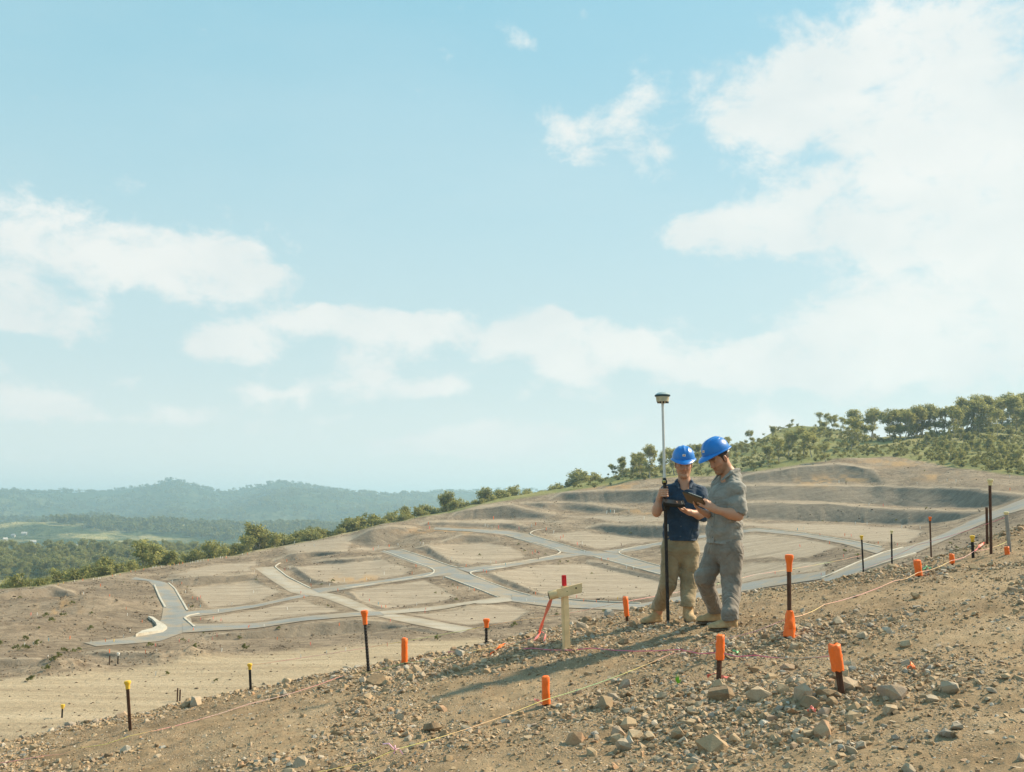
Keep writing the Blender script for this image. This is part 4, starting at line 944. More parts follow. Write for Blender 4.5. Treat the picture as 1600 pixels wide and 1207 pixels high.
M_WOOD = mat_simple('raw_pine', (0.74, 0.54, 0.30), 0.75, var=0.16, nscale=9, bump=0.002, bscale=25, dirt=(0.46, 0.31, 0.16, 0.5))
M_KNOT = mat_simple('dark_knot', (0.06, 0.035, 0.02), 0.8)
M_GREENT = mat_simple('green_flagging_tape', (0.10, 0.42, 0.16), 0.45)

def base_of(u, v, d=None):
    if d is None: return fg_hit(u, v)
    a, t = px_dir(u, v); x = float(a * d); return Vector((x, d, float(fg_height(np.array(x), np.array(d)))))
def shaft_geo(L, r, kind):
    g = Geo()
    if kind == 'star':                                    # Y section picket
        prof = []
        for k in range(3):
            a = math.radians(90 + 120 * k); b = math.radians(90 + 120 * k + 60); w = 0.18 * r
            d = Vector((math.cos(a), math.sin(a))); n = Vector((-d.y, d.x))
            prof += [d * r - n * w, d * r + n * w, Vector((math.cos(b), math.sin(b))) * 0.25 * r]
        g.rings([[(p.x, p.y, z) for p in prof] for z in np.linspace(-0.25, L, 8)])
    elif kind == 'rebar':
        pr = []; z = -0.2
        while z < L: pr += [(r * .82, z), (r * 1.05, z + .008), (r * .82, z + .016)]; z += .03
        g.lathe(pr + [(r * .82, L)], 10)
    else: g.lathe([(r, -0.2), (r, L)], 12)
    return g
def stake(name, label, top, bot, cat='survey stake', kind='star', r=0.017, mat=None, cap=None, sleeve=None, d=None, group=None, wrap=None):
    """picket whose foot and head stand at the given photograph pixels; cap / sleeve lengths in metres"""
    b = base_of(*bot, d); t_ = at(top[0], top[1], b.y); ax = t_ - b; L = ax.length
    if cap: L -= 0.012
    t = thing(name, label, cat, b, 0, group); t.rotation_mode = 'QUATERNION'; t.rotation_quaternion = ax.to_track_quat('Z', 'X')
    shaft_geo(L, r, kind).obj('shaft', mat or M_RUST, t, smooth=kind != 'star')
    if cap:
        cm, ch, cr = cap
        Geo().lathe([(cr * .62, L - ch), (cr * .66, L - ch * .5), (cr * .8, L - ch * .3), (cr * .98, L - ch * .12), (cr, L - .004), (cr * .93, L + .010), (cr * .5, L + .014)], 16).obj('cap', cm, t, smooth=True)
    if sleeve:
        sm, lo, hi, sr = sleeve; rr = random.Random(hash(top) % 9999); n = 12; rings = []
        for k in range(9):
            z = L * lo + (L * hi - L * lo) * k / 8 + (0.01 if k == 8 else 0)
            rings.append([(sr * (1 + rr.uniform(-.13, .13)) * math.cos(2 * math.pi * j / n), sr * (1 + rr.uniform(-.13, .13)) * math.sin(2 * math.pi * j / n), z + rr.uniform(-.006, .006)) for j in range(n)])
        rings.append([(x * .7, y * .7, z + .006) for x, y, z in rings[-1]])
        Geo().rings(rings).obj('sleeve', sm, t, smooth=True, angle=60)
    if wrap:
        wm, wl, wr = wrap; rr = random.Random(5); rings = []
        for k in range(7):
            z = wl * k / 6; q = wr * (1.15 - .5 * k / 6)
            rings.append([(q * (1 + rr.uniform(-.3, .3)) * math.cos(2 * math.pi * j / 10), q * (1 + rr.uniform(-.3, .3)) * math.sin(2 * math.pi * j / 10), z + rr.uniform(-.01, .01)) for j in range(10)])
        Geo().rings(rings).obj('flagging_wrap', wm, t, smooth=True, angle=50)
    return t
ORC = (M_ORANGE, 0.12, 0.042)
stake('survey_picket', 'black ribbed steel bar with flared orange cap standing on the rubble edge', (569, 954), (576, 1050), kind='rebar', r=0.018, mat=M_BLACK, cap=(M_ORANGE, 0.13, 0.038))
stake('survey_picket', 'short peg covered almost to the ground by a tall orange sleeve at the rubble edge', (632, 1000), (632, 1040), mat=M_BLACK, sleeve=(M_ORANGE, 0.12, 1.0, 0.031))
stake('survey_picket', 'short black bar with small orange cap beside the wooden stake', (760, 967), (760, 1009), kind='rebar', r=0.017, mat=M_BLACK, cap=(M_ORANGE, 0.08, 0.036))
stake('survey_picket', 'leaning dark steel picket with square yellow cap at the low end of the slope', (199, 1064), (204, 1142), mat=M_RUST, r=0.016, cap=(M_YELLOW, 0.06, 0.03))
stake('survey_picket', 'thin black picket with small yellow cap behind the rubble edge', (390, 1037), (392, 1080), mat=M_BLACK, r=0.014, cap=(M_YELLOW, 0.05, 0.026))
stake('survey_picket', 'low peg wholly inside an orange sleeve with the string line at its foot', (852, 1061), (854, 1103), mat=M_RUST, sleeve=(M_ORANGE, 0.06, 1.0, 0.029))
stake('survey_picket', 'rusty peg with orange sleeve on its upper half and pink tape at its foot', (1126, 996), (1123, 1065), mat=M_RUST, r=0.018, sleeve=(M_ORANGE, 0.5, 1.0, 0.029))
stake('survey_picket', 'tilted dark rusty picket with orange sleeve standing in the stone pile', (1304, 1011), (1314, 1080), mat=M_RUST, r=0.02, sleeve=(M_ORANGE, 0.45, 1.0, 0.034))
stake('survey_picket', 'tall rusty picket with orange cap and orange flagging wrapped round its foot', (1233, 867), (1234, 996), mat=M_RUST, r=0.018, cap=(M_ORANGE, 0.12, 0.034), wrap=(M_ORANGE, 0.2, 0.04))
stake('survey_picket', 'short peg with orange sleeve near the surveyor in the navy shirt', (977, 935), (980, 971), mat=M_RUST, sleeve=(M_ORANGE, 0.22, 1.0, 0.029))
stake('survey_picket', 'black picket with bright yellow cap at the edge above the lower road', (1346, 837), (1349, 895), mat=M_BLACK, r=0.016, cap=(M_YELLOW, 0.06, 0.034))
stake('survey_picket', 'black picket with faded cream cap at the edge above the lower road', (1393, 829), (1394, 884), mat=M_BLACK, r=0.016, cap=(M_PALE, 0.05, 0.028))
stake('survey_picket', 'brown picket with small orange cap where the edge bends uphill', (1453, 808), (1455, 863), mat=M_RUST, r=0.016, cap=(M_ORANGE, 0.06, 0.03))
stake('survey_picket', 'tallest thin rusty picket with cream cap on the high end of the slope', (1547, 749), (1549, 866), mat=M_RUST, r=0.018, cap=(M_PALE, 0.06, 0.034))
stake('survey_picket', 'bare rusty picket without a cap beside the tallest picket', (1542, 793), (1543, 850), mat=M_RUST, r=0.018)
stake('survey_picket', 'leaning grey pipe with pale cap at the upper end of the slope', (1572, 800), (1578, 864), mat=M_GALV, kind='pipe', r=0.02, cap=(M_PALE, 0.05, 0.028))
stake('survey_picket', 'stubby dark picket with dull yellow cap and pink tape at its foot', (1519, 837), (1521, 872), mat=M_BLACK, r=0.018, cap=(M_YELLOW, 0.06, 0.028))
stake('survey_picket', 'small peg in a leaning orange sleeve along the string line below the grey pipe', (1433, 878), (1436, 902), mat=M_RUST, sleeve=(M_ORANGE, 0.1, 1.0, 0.036))
stake('survey_picket', 'tiny peg tied with orange tape along the string line uphill', (1487, 868), (1488, 886), mat=M_RUST, r=0.012, sleeve=(M_ORANGE, 0.3, 1.0, 0.026))
stake('survey_picket', 'tiny orange sleeved peg at the foot of the grey pipe', (1573, 857), (1574, 868), mat=M_RUST, r=0.012, sleeve=(M_ORANGE, 0.1, 1.0, 0.026))

def ribbon(name, label, pts, w, mat, cat='flagging tape', twist=0.6, parent=None):
    P = [Vector(p) for p in pts]; n = 14; Q = []
    for i in range(n + 1):
        f = i / n * (len(P) - 1); k = min(int(f), len(P) - 2); Q.append(P[k].lerp(P[k + 1], f - k))
    V = []; F = []
    for i, q in enumerate(Q):
        t = (Q[min(i + 1, n)] - Q[max(i - 1, 0)]).normalized(); s = t.cross(Vector((0, 1, 0.2))).normalized(); nn = t.cross(s)
        a = twist * math.sin(i * 0.5); d = s * math.cos(a) + nn * math.sin(a); ww = w * (0.75 + 0.25 * math.sin(i * 1.1)); th = nn * 0.0012
        V += [q - d * ww / 2 - th, q + d * ww / 2 - th, q + d * ww / 2 + th, q - d * ww / 2 + th]
    for i in range(n):
        for j in range(4): a = i * 4 + j; b = i * 4 + (j + 1) % 4; F.append((a, b, b + 4, a + 4))
    F += [(3, 2, 1, 0), tuple(range(n * 4, n * 4 + 4))]
    o = Geo().add(V, F).obj(name, mat, parent, smooth=True)
    if parent is None: tag(o, label, cat)
    return o
def wooden_stake():
    b = fg_hit(886, 1015); top = at(881, 899, b.y)
    t = thing('wooden_stake', 'raw timber stake with nailed cross board and red painted top', 'wooden stake', b)
    ax = top - b; R = ax.to_track_quat('Z', 'X').to_matrix(); s = 1 / FPX * b.y
    def pt(u, v, dy=0.0): return at(u, v, b.y + dy) - b
    w = 9.5 * s
    g = Geo(); L = ax.length - 0.10
    p0, p1 = Vector((0, 0, -0.15)), ax * ((L) / ax.length); Rz = Matrix.Rotation(math.radians(24), 3, 'Z')
    def sq(c, k): return [c + R @ (Rz @ Vector((i * w / 2 * k, j * w / 2 * k, 0))) for i, j in ((-1, -1), (1, -1), (1, 1), (-1, 1))]
    g.rings([sq(p0, 1), sq(p0.lerp(p1, .3), 1.02), sq(p0.lerp(p1, .65), .96), sq(p1, .95)]).obj('post', M_WOOD, t, bevel=0.004)
    Geo().rings([sq(p1 + ax.normalized() * 0.002, .62), sq(p1 + ax.normalized() * 0.05, .62), sq(ax, .60)]).obj('red_tip', M_RED, t, bevel=0.003)
    # cross board nailed to the front face
    c = [pt(862, 923, -.045), pt(909, 911, -.02), pt(909, 926, -.02), pt(862, 937, -.045)]; n = (c[1] - c[0]).cross(c[3] - c[0]).normalized(); n = n if n.y < 0 else -n
    V = [q - n * 0.005 for q in c] + [q + n * 0.02 for q in c]
    bd = Geo().add(V, [(0, 1, 2, 3), (7, 6, 5, 4), (0, 4, 5, 1), (1, 5, 6, 2), (2, 6, 7, 3), (3, 7, 4, 0)]).obj('cross_board', M_WOOD, t, bevel=0.002)
    e = (c[0] + c[3]) / 2; hgt = (c[3] - c[0]).length / 2; al = (c[1] - c[0]).normalized()
    Geo().lathe([(hgt * .96, -.028), (hgt, 0), (hgt * .99, .05)], 18, (e + n * 0.0065, al)).obj('rolled_end', M_WOOD, t, smooth=True)
    Geo().lathe([(hgt * .80, 0), (hgt * .74, .004)], 18, (e + n * 0.0065 - al * 0.031, al)).obj('hollow', M_KNOT, t, smooth=True)
    k = c[0].lerp(c[1], .80) * .62 + c[3].lerp(c[2], .80) * .38
    Geo().lathe([(.009, -.02), (.008, .003)], 10, (k + n * .02, n)).obj('knot_hole', M_KNOT, t)
    k2 = (c[0].lerp(c[1], .5) * .5 + c[3].lerp(c[2], .5) * .5)
    Geo().lathe([(.004, -.01), (.004, .003)], 8, (k2 + n * .02, n)).obj('nail', M_RUST, t)
    f = at(861, 937, b.y - .07); g0 = fg_hit(842, 994) + Vector((0, 0, .02)); g1 = fg_hit(836, 1003) + Vector((0, 0, .015))
    ribbon('flagging_tape', 'pink flagging tape stretched from the cross board down to the rubble', [f, f.lerp(g0, .5) + Vector((-.01, 0, -.015)), g0, g1], 0.036, M_PINK)
    ribbon('flagging_tape', 'loose loop of pale pink tape on the ground at the foot of the wooden stake', [fg_hit(838, 1001) + Vector((0, 0, .02)), fg_hit(846, 994) + Vector((0, 0, .05)), fg_hit(853, 998) + Vector((0, 0, .04)), fg_hit(850, 1004) + Vector((0, 0, .015))], 0.018, M_PINK)
wooden_stake()

def string_mat(name, cols, sc):
    m = bpy.data.materials.new(name); m.use_nodes = True; g = NT(m.node_tree)
    n = g.noise(g.n('ShaderNodeNewGeometry').outputs['Position'], sc, 2, 0.5)
    c = g.ramp(n, [(0.30 + 0.40 * i / (len(cols) - 1), q) for i, q in enumerate(cols)])
    b = g.n('ShaderNodeBsdfPrincipled'); g.put(b.inputs['Base Color'], c); b.inputs['Roughness'].default_value = 0.6
    o = g.n('ShaderNodeOutputMaterial'); g.put(o.inputs[0], b.outputs[0]); return m
M_STR = string_mat('string_yellow_pink', [(0.25, 0.6, 0.35), (0.75, 0.65, 0.2), (0.85, 0.35, 0.35), (0.62, 0.55, 0.50)], 0.7)
M_STRP = string_mat('string_pink', [(0.85, 0.12, 0.28), (0.8, 0.2, 0.3), (0.35, 0.55, 0.3)], 0.5)
def string_line(label, P, mat, r=0.0024):
    Q = []
    for i in range(len(P) - 1):
        n = max(2, int((P[i + 1] - P[i]).length / 0.25))
        for k in range(n):
            f = k / n; Q.append(P[i].lerp(P[i + 1], f) - Vector((0, 0, 0.02 * 4 * f * (1 - f))))
    Q.append(P[-1]); o = Geo().tube(Q, r, 6).obj('string_line', mat, None, smooth=True); return tag(o, label, 'string')
g_ = lambda u, v, l=0.1: fg_hit(u, v, l)
string_line('pale multi-coloured string line running past the orange sleeves up to the grey pipe', [g_(440, 1204, .02) + Vector((-.5, -.5, 0)), g_(530, 1200, .05), g_(617, 1172, .07), g_(848, 1095, .07), g_(1051, 1021, .09), g_(1120, 1002, .15), g_(1233, 966, .14), g_(1288, 945, .12), g_(1397, 908, .1), g_(1434, 895, .08), g_(1487, 876, .08), g_(1521, 862, .08), g_(1575, 846, .06)], M_STR)
string_line('pink string line stretched low between the wooden stake and the tilted rusty picket', [g_(700, 1019, .02), g_(830, 1013, .03), g_(926, 1013, .03), g_(1062, 1015, .05), g_(1126, 1020, .08), g_(1180, 1024, .09), g_(1307, 1024, .2)], M_STRP, .0034)
string_line('yellow green string line lying along the rubble edge towards the valley', [g_(0, 1195, .02) + Vector((-.3, 0, 0)), g_(70, 1181, .02), g_(125, 1169, .03), g_(204, 1150, .04), g_(390, 1100, .03), g_(536, 1056, .04), g_(632, 1036, .05), g_(740, 1017, .05), g_(829, 997, .04)], M_STR)
bA = base_of(391, 1080); bB = base_of(979, 971); bC = base_of(1348, 895)
string_line('taut thin string line in the air from the yellow capped picket past the navy surveyor', [at(391, 1040, bA.y), at(800, 971, (bA.y + bB.y) / 2 + .15), at(978, 940, bB.y), at(1180, 898, (bB.y + bC.y) / 2), at(1347, 868, bC.y)], M_STR, .0022)
bD = base_of(1577, 864)
string_line('thin pink string line climbing the edge from the yellow capped picket to the grey pipe', [at(1348, 890, bC.y), at(1432, 852, (bC.y + bD.y) / 2 - .2), at(1572, 808, bD.y)], M_STRP, .0022)
def knot():
    c = g_(617, 1172, .07); g = Geo(); rr = random.Random(2)
    for k in range(4):
        e = c + Vector((rr.uniform(-.09, .05), rr.uniform(-.05, .05), rr.uniform(-.04, .05))); g.tube([c, c.lerp(e, .5) + Vector((0, 0, .02)), e], .004, 5)
    tag(g.obj('string_knot', string_mat('string_lilac', [(.5, .45, .75), (.8, .4, .5)], 8), None, smooth=True), 'lilac knot with loose tails tied in the pale string line', 'string')
knot()
for lb, pts, w, m in [('crumpled pink tape lying at the foot of the rusty peg with the half sleeve', [(1105, 1062), (1118, 1059), (1128, 1062), (1138, 1066)], .035, M_PINK), ('scrap of pink tape at the foot of the low orange sleeve', [(836, 1097), (840, 1102), (848, 1104)], .02, M_PINK),
                      ('orange tape scrap lying among the stones away from the pickets', [(1419, 1049), (1424, 1046), (1430, 1050)], .025, M_ORANGE), ('small red tape scrap below the stone pile', [(1262, 1117), (1268, 1115), (1275, 1117)], .02, M_PINK),
                      ('pink tape ends hanging by the stubby dark picket', [(1522, 866), (1530, 858), (1540, 850)], .03, M_PINK), ('orange tape tail lying across the dark rubble near the wooden stake', [(766, 1026), (780, 1016), (790, 1009)], .03, M_ORANGE),
                      ('green tape scrap tied on the pink string line', [(1146, 1020), (1151, 1026), (1156, 1023)], .02, M_GREENT), ('green tape scrap on the pale string line uphill', [(1442, 894), (1448, 890), (1455, 891)], .025, M_GREENT)]:
    ribbon('tape_scrap', lb, [fg_hit(u, v) + Vector((0, 0, .02 + .012 * (i % 2))) for i, (u, v) in enumerate(pts)], w, m, twist=1.2)
def sprout():
    b = fg_hit(1059, 1069); t = thing('seedling', 'tiny bright green seedling growing alone in the dirt', 'plant', b); M = mat_simple('seedling_leaf', (0.16, 0.42, 0.03), 0.6)
    for k, (dx, dz) in enumerate([(-.02, .05), (.025, .035), (-.006, .07), (.012, .06)]):
        e = Vector((dx, (k - 1.5) * .01, dz)); s = e.cross(Vector((0, 1, .3))).normalized() * .007
        Geo().add([(0, 0, -.005), e * .5 - s, e, e * .5 + s], [(0, 1, 2, 3)]).obj('leaf', M, t)
sprout()

# ------------------------------------------------------------------ pegs and small markers across the estate
M_WHITE = mat_simple('white_paint', (0.75, 0.73, 0.68), 0.6)
M_BLUEP = mat_simple('blue_paint', (0.10, 0.33, 0.42), 0.6)
PEGC = {'o': (M_ORANGE, 'orange'), 'p': (M_PINK, 'pink'), 'w': (M_WHITE, 'white'), 'b': (M_BLUEP, 'blue'), 'k': (M_RUST, 'rusty'), 'y': (M_YELLOW, 'yellow')}
PEG = {}
for c, (m, nm) in PEGC.items():
    g = Geo(); g.rings([[(i * .06 * k, j * .06 * k, z) for i, j in ((-1, -1), (1, -1), (1, 1), (-1, 1))] for z, k in ((-.3, .8), (.55, 1), (.62, 1), (.7, .55))]); me = g.mesh('peg'); me.materials.append(m); PEG[c] = me
def peg(u, v, c, s=1.0, where='beside the estate streets'):
    p = sp(u, v); o = link('survey_peg', PEG[c], None); o.location = p; k = s * max(0.8, p.y / 150); o.scale = (k, k, k * 1.05); o.rotation_euler = (RNG.normal(0, .06), RNG.normal(0, .06), RNG.uniform(0, 1.5))
    tag(o, f'small {PEGC[c][1]} marker peg {where}', 'survey peg', f'{PEGC[c][1]} pegs {where}')
TERR = [(758, 823, 'w'), (762, 824, 'w'), (769, 827, 'w'), (779, 826, 'p'), (811, 827, 'p'), (671, 827, 'p'), (669, 821, 'o'), (831, 824, 'w'), (837, 822, 'o'), (948, 802, 'w'), (954, 801, 'b'), (960, 803, 'w'), (983, 801, 'w'), (771, 811, 'o'), (853, 829, 'o'), (1006, 812, 'w'), (865, 833, 'w')]
LOTS = [(706, 875, 'w'), (704, 879, 'k'), (728, 886, 'o'), (767, 880, 'w'), (775, 880, 'p'), (842, 866, 'p'), (832, 866, 'p'), (841, 875, 'k'), (836, 863, 'o'), (790, 884, 'b'), (755, 894, 'p'), (760, 896, 'o'), (657, 850, 'w'), (661, 851, 'w'), (693, 905, 'w'), (733, 922, 'w'), (741, 924, 'o'), (715, 920, 'o'), (913, 864, 'w'), (902, 852, 'p'), (876, 842, 'p'), (880, 840, 'o'), (910, 851, 'w'), (971, 853, 'k'),
        (979, 888, 'w'), (990, 890, 'w'), (950, 876, 'o'), (940, 876, 'o'), (901, 934, 'p'), (837, 929, 'o'), (912, 941, 'o'), (932, 942, 'o'), (823, 940, 'w'), (834, 944, 'w'), (950, 942, 'k'), (965, 938, 'y'), (891, 915, 'w'), (591, 945, 'b'), (567, 932, 'k'), (577, 940, 'p'), (596, 950, 'p'), (603, 950, 'o'), (651, 947, 'w'), (665, 954, 'p'), (664, 958, 'p'), (528, 924, 'o'), (515, 916, 'w'), (486, 916, 'o'), (485, 909, 'w'), (453, 889, 'w'), (445, 892, 'p'), (448, 878, 'o'), (430, 877, 'w'), (573, 907, 'w'), (644, 898, 'o'), (650, 886, 'o'), (538, 909, 'w'), (583, 860, 'p'), (591, 856, 'w'), (608, 855, 'o'), (622, 853, 'w'), (491, 854, 'w'), (460, 848, 'w'), (600, 898, 'w'), (640, 955, 'w'),
        (295, 949, 'b'), (313, 949, 'b'), (341, 957, 'w'), (301, 936, 'o'), (308, 938, 'p'), (313, 935, 'p'), (290, 927, 'w'), (284, 914, 'o'), (269, 911, 'w'), (333, 968, 'p'), (345, 971, 'p'), (313, 970, 'p'), (362, 946, 'w'), (397, 896, 'w'), (412, 980, 'w'), (388, 982, 'o'), (390, 981, 'p'), (475, 935, 'o'), (470, 928, 'p'), (396, 927, 'w'), (449, 953, 'w'),
        (1250, 855, 'p'), (1296, 850, 'o'), (1372, 850, 'o'), (1393, 852, 'o'), (1402, 853, 'p'), (1318, 871, 'p'), (1306, 872, 'k'), (1211, 897, 'p'), (1283, 900, 'p'), (1281, 838, 'p'), (1320, 838, 'o'), (1330, 839, 'p'), (1246, 829, 'b'), (1256, 827, 'w'), (1409, 825, 'w'), (1438, 826, 'w'), (1337, 820, 'w'), (1355, 820, 'w'), (1358, 790, 'w'), (1380, 791, 'p'), (1311, 755, 'w'), (1322, 757, 'k'), (1433, 757, 'w'), (1480, 753, 'w'), (1494, 754, 'w'), (1578, 766, 'o'), (1578, 746, 'w')]
LOW = [(48, 963, 'p'), (58, 963, 'w'), (197, 957, 'o'), (199, 963, 'w'), (222, 974, 'o'), (157, 917, 'o'), (130, 938, 'w'), (171, 940, 'o'), (203, 987, 'w'), (76, 1003, 'b'), (109, 1000, 'o'), (52, 1009, 'w'), (38, 1010, 'w'), (59, 1009, 'w'), (142, 1006, 'w'), (165, 1004, 'o'), (178, 1004, 'y'), (193, 997, 'w'), (75, 1029, 'w'), (171, 1020, 'o'), (244, 1023, 'w'), (346, 1021, 'w'), (344, 1012, 'k'), (280, 1005, 'p'), (295, 1005, 'p'), (332, 1000, 'p'), (339, 994, 'p'), (302, 986, 'o'), (243, 1012, 'p'), (227, 1023, 'o'), (470, 1028, 'w'), (510, 1022, 'w'), (540, 1017, 'w'), (605, 1010, 'p'), (485, 1010, 'p'), (243, 1056, 'w'), (433, 1000, 'o'), (572, 975, 'w'), (610, 971, 'p'), (530, 977, 'o')]
for u, v, c in TERR: peg(u, v, c, .62, 'along the foot of the upper terraces')
for u, v, c in LOTS: peg(u, v, c, .55, 'beside the estate streets and lots')
for u, v, c in LOW: peg(u, v, c, .55, 'around the low end of the estate')
rr = np.random.default_rng(3)
for k in range(42):
    u = rr.uniform(90, 400); v = np.interp(u, RIDGE[:, 0], RIDGE[:, 1]) + rr.uniform(.8, 3); peg(u, v, rr.choice(['w', 'o', 'w', 'y']), .4, 'along the edge of the earthworks by the valley trees')
for k, (u, v, h, c) in enumerate([(97, 1122, 19, 'y'), (277, 1097, 20, None), (281, 1096, 17, None), (171, 1040, 14, None), (184, 1039, 16, 'w')]):
    p = sp(u, v); hh = h / FPX * p.y; t = thing('survey_picket', ['dark picket with yellow cap standing on the haul road', 'bare rusty picket, one of a close pair on the haul road', 'bare rusty picket, one of a close pair on the haul road', 'thin dark picket without a cap beside the spoil on the haul road', 'dark picket with white tip beside the spoil on the haul road'][k], 'survey stake', p, 0, 'close pair of pickets on the haul road' if k in (1, 2) else None)
    shaft_geo(hh, 0.055, 'star').obj('shaft', M_RUST if c is None else M_BLACK, t)
    if c: Geo().lathe([(.07, hh - .22), (.13, hh - .05), (.12, hh + .03)], 10).obj('cap', M_YELLOW if c == 'y' else M_WHITE, t, smooth=True)

# ------------------------------------------------------------------ the two surveyors (signed-distance modelling, then surface nets)
class SDF:
    def __init__(self, lo, hi, res):
        self.lo = np.array(lo, float); self.res = res; self.n = np.ceil((np.array(hi) - self.lo) / res).astype(int) + 1
        self.f = np.full(self.n, 0.2, np.float32)
    def _box(self, lo, hi):
        i0 = np.clip(np.floor((np.array(lo) - self.lo) / self.res).astype(int), 0, self.n - 1); i1 = np.clip(np.ceil((np.array(hi) - self.lo) / self.res).astype(int) + 1, 1, self.n)
        sl = tuple(slice(a, b) for a, b in zip(i0, i1))
        g = np.meshgrid(*[(np.arange(a, b) * self.res + l) for a, b, l in zip(i0, i1, self.lo)], indexing='ij'); return sl, np.stack(g, -1)
    def _put(self, sl, d, k, op):
        f = self.f[sl]; d = d.astype(np.float32)
        if op == 'sub':
            h = np.clip(0.5 - 0.5 * (f + d) / k, 0, 1); self.f[sl] = f * (1 - h) - d * h + k * h * (1 - h)
        else:
            h = np.clip(0.5 + 0.5 * (f - d) / k, 0, 1); self.f[sl] = f * (1 - h) + d * h - k * h * (1 - h)
    def cone(self, a, b, ra, rb, k=0.02, flat=None, op='add'):
        """tapered capsule; flat = (axis, factor) squeezes it along an axis"""
        a = np.array(a, float); b = np.array(b, float); R = max(ra, rb); pad = R + k + 0.03
        sl, P = self._box(np.minimum(a, b) - pad, np.maximum(a, b) + pad); s = 1.0
        if flat:
            n = np.array(flat[0], float); n /= np.linalg.norm(n); s = flat[1]
            P = P + ((P - a) @ n)[..., None] * n * (1 / s - 1); b = b + np.dot(b - a, n) * n * (1 / s - 1)
        ab = b - a; t = np.clip(((P - a) @ ab) / (ab @ ab + 1e-12), 0, 1)
        d = np.linalg.norm(P - a - t[..., None] * ab, axis=-1) - (ra + (rb - ra) * t)
        self._put(sl, d * (0.5 + 0.5 * s), k, op); return self
    def ell(self, c, axes, radii, k=0.02, op='add'):
        c = np.array(c, float); M = np.array([np.array(x, float) / np.linalg.norm(x) for x in axes]); r = np.array(radii); pad = r.max() + k + 0.02
        sl, P = self._box(c - pad, c + pad); q = (P - c) @ M.T / r; L = np.linalg.norm(q, axis=-1); L2 = np.linalg.norm(q / r, axis=-1)
        self._put(sl, L * (L - 1) / np.maximum(L2, 1e-6), k, op); return self
    def cut(self, p, n, k=0.004):
        """keep what lies below the plane through p with outward normal n"""
        sl, P = self._box(self.lo, self.lo + self.n * self.res); d = (P - np.array(p)) @ (np.array(n) / np.linalg.norm(n)); self.f = np.maximum(self.f, d.astype(np.float32)); return self
    def folds(self, amp, freq, dirn=(0, 0, 1), seed=0, where=None):
        sl, P = self._box(self.lo, self.lo + self.n * self.res); near = np.abs(self.f) < 0.03; Q = P[near]; r = np.random.default_rng(seed); s = 0
        for k in range(5):
            v = np.array(dirn) * freq * r.uniform(.6, 1.6) + r.normal(0, freq * .45, 3); w = r.normal(0, freq * .35, 3)
            s = s + (1.62 - 2.2 * np.abs(np.sin((Q @ v) * .5 + 1.1 * np.sin(Q @ w + r.uniform(0, 6)) + r.uniform(0, 6))) ** .7) / 4.2
        g = 1.0
        if where is not None:
            g = 0.35
            for (c, rad) in where: g = g + 1.0 * np.exp(-(np.linalg.norm(Q - np.array(c), axis=1) / rad) ** 2)
        self.f[near] += (amp * s * np.minimum(g, 1.3)).astype(np.float32); return self
    def mesh(self, name, smooth_it=1):
        f = self.f; f[[0, -1]] = .2; f[:, [0, -1]] = .2; f[:, :, [0, -1]] = .2
        ins = f < 0; n = np.array(f.shape)
        c = np.zeros(n - 1, np.int8)
        for i in (0, 1):
            for j in (0, 1):
                for k in (0, 1): c += ins[i:n[0] - 1 + i, j:n[1] - 1 + j, k:n[2] - 1 + k]
        act = (c > 0) & (c < 8); idx = np.argwhere(act); ID = np.full(act.shape, -1, np.int32); ID[act] = np.arange(len(idx))
        acc = np.zeros((len(idx), 3)); cnt = np.zeros(len(idx)); I = idx
        for ax in range(3):
            o1, o2 = [a for a in range(3) if a != ax]
            for p in (0, 1):
                for q in (0, 1):
                    A = I.copy(); A[:, o1] += p; A[:, o2] += q; B = A.copy(); B[:, ax] += 1
                    fa = f[tuple(A.T)]; fb = f[tuple(B.T)]; x = (fa < 0) != (fb < 0); t = fa[x] / (fa[x] - fb[x]); pos = A[x].astype(float); pos[:, ax] += t; acc[x] += pos; cnt[x] += 1
        V = acc / cnt[:, None] * self.res + self.lo; F = []
        for ax in range(3):
            o1, o2 = [(1, 2), (2, 0), (0, 1)][ax]; A = [slice(1, n[0] - 1)] * 3; A = [slice(1, n[i] - 1) for i in range(3)]; A[ax] = slice(0, n[ax] - 1); B = list(A); B[ax] = slice(1, n[ax])
            ch = ins[tuple(A)] != ins[tuple(B)]; e = np.argwhere(ch); e[:, o1] += 1; e[:, o2] += 1; flip = ins[tuple(A)][ch]
            def cell(d1, d2): q = e.copy(); q[:, o1] -= d1; q[:, o2] -= d2; return ID[tuple(q.T)]
            Q = np.stack([cell(1, 1), cell(0, 1), cell(0, 0), cell(1, 0)], -1); Q[~flip] = Q[~flip][:, ::-1]; F.append(Q)
        F = np.concatenate(F); F = F[(F >= 0).all(1)]
        for _ in range(smooth_it):                       # light smoothing
            S = np.zeros_like(V); m = np.zeros(len(V))
            for a, b in ((0, 1), (1, 2), (2, 3), (3, 0)):
                np.add.at(S, F[:, a], V[F[:, b]]); np.add.at(S, F[:, b], V[F[:, a]]); np.add.at(m, F[:, a], 1); np.add.at(m, F[:, b], 1)
            V = V * .5 + .5 * S / np.maximum(m, 1)[:, None]
        return V, F
def N3(v): v = np.array(v, float); return v / np.linalg.norm(v)

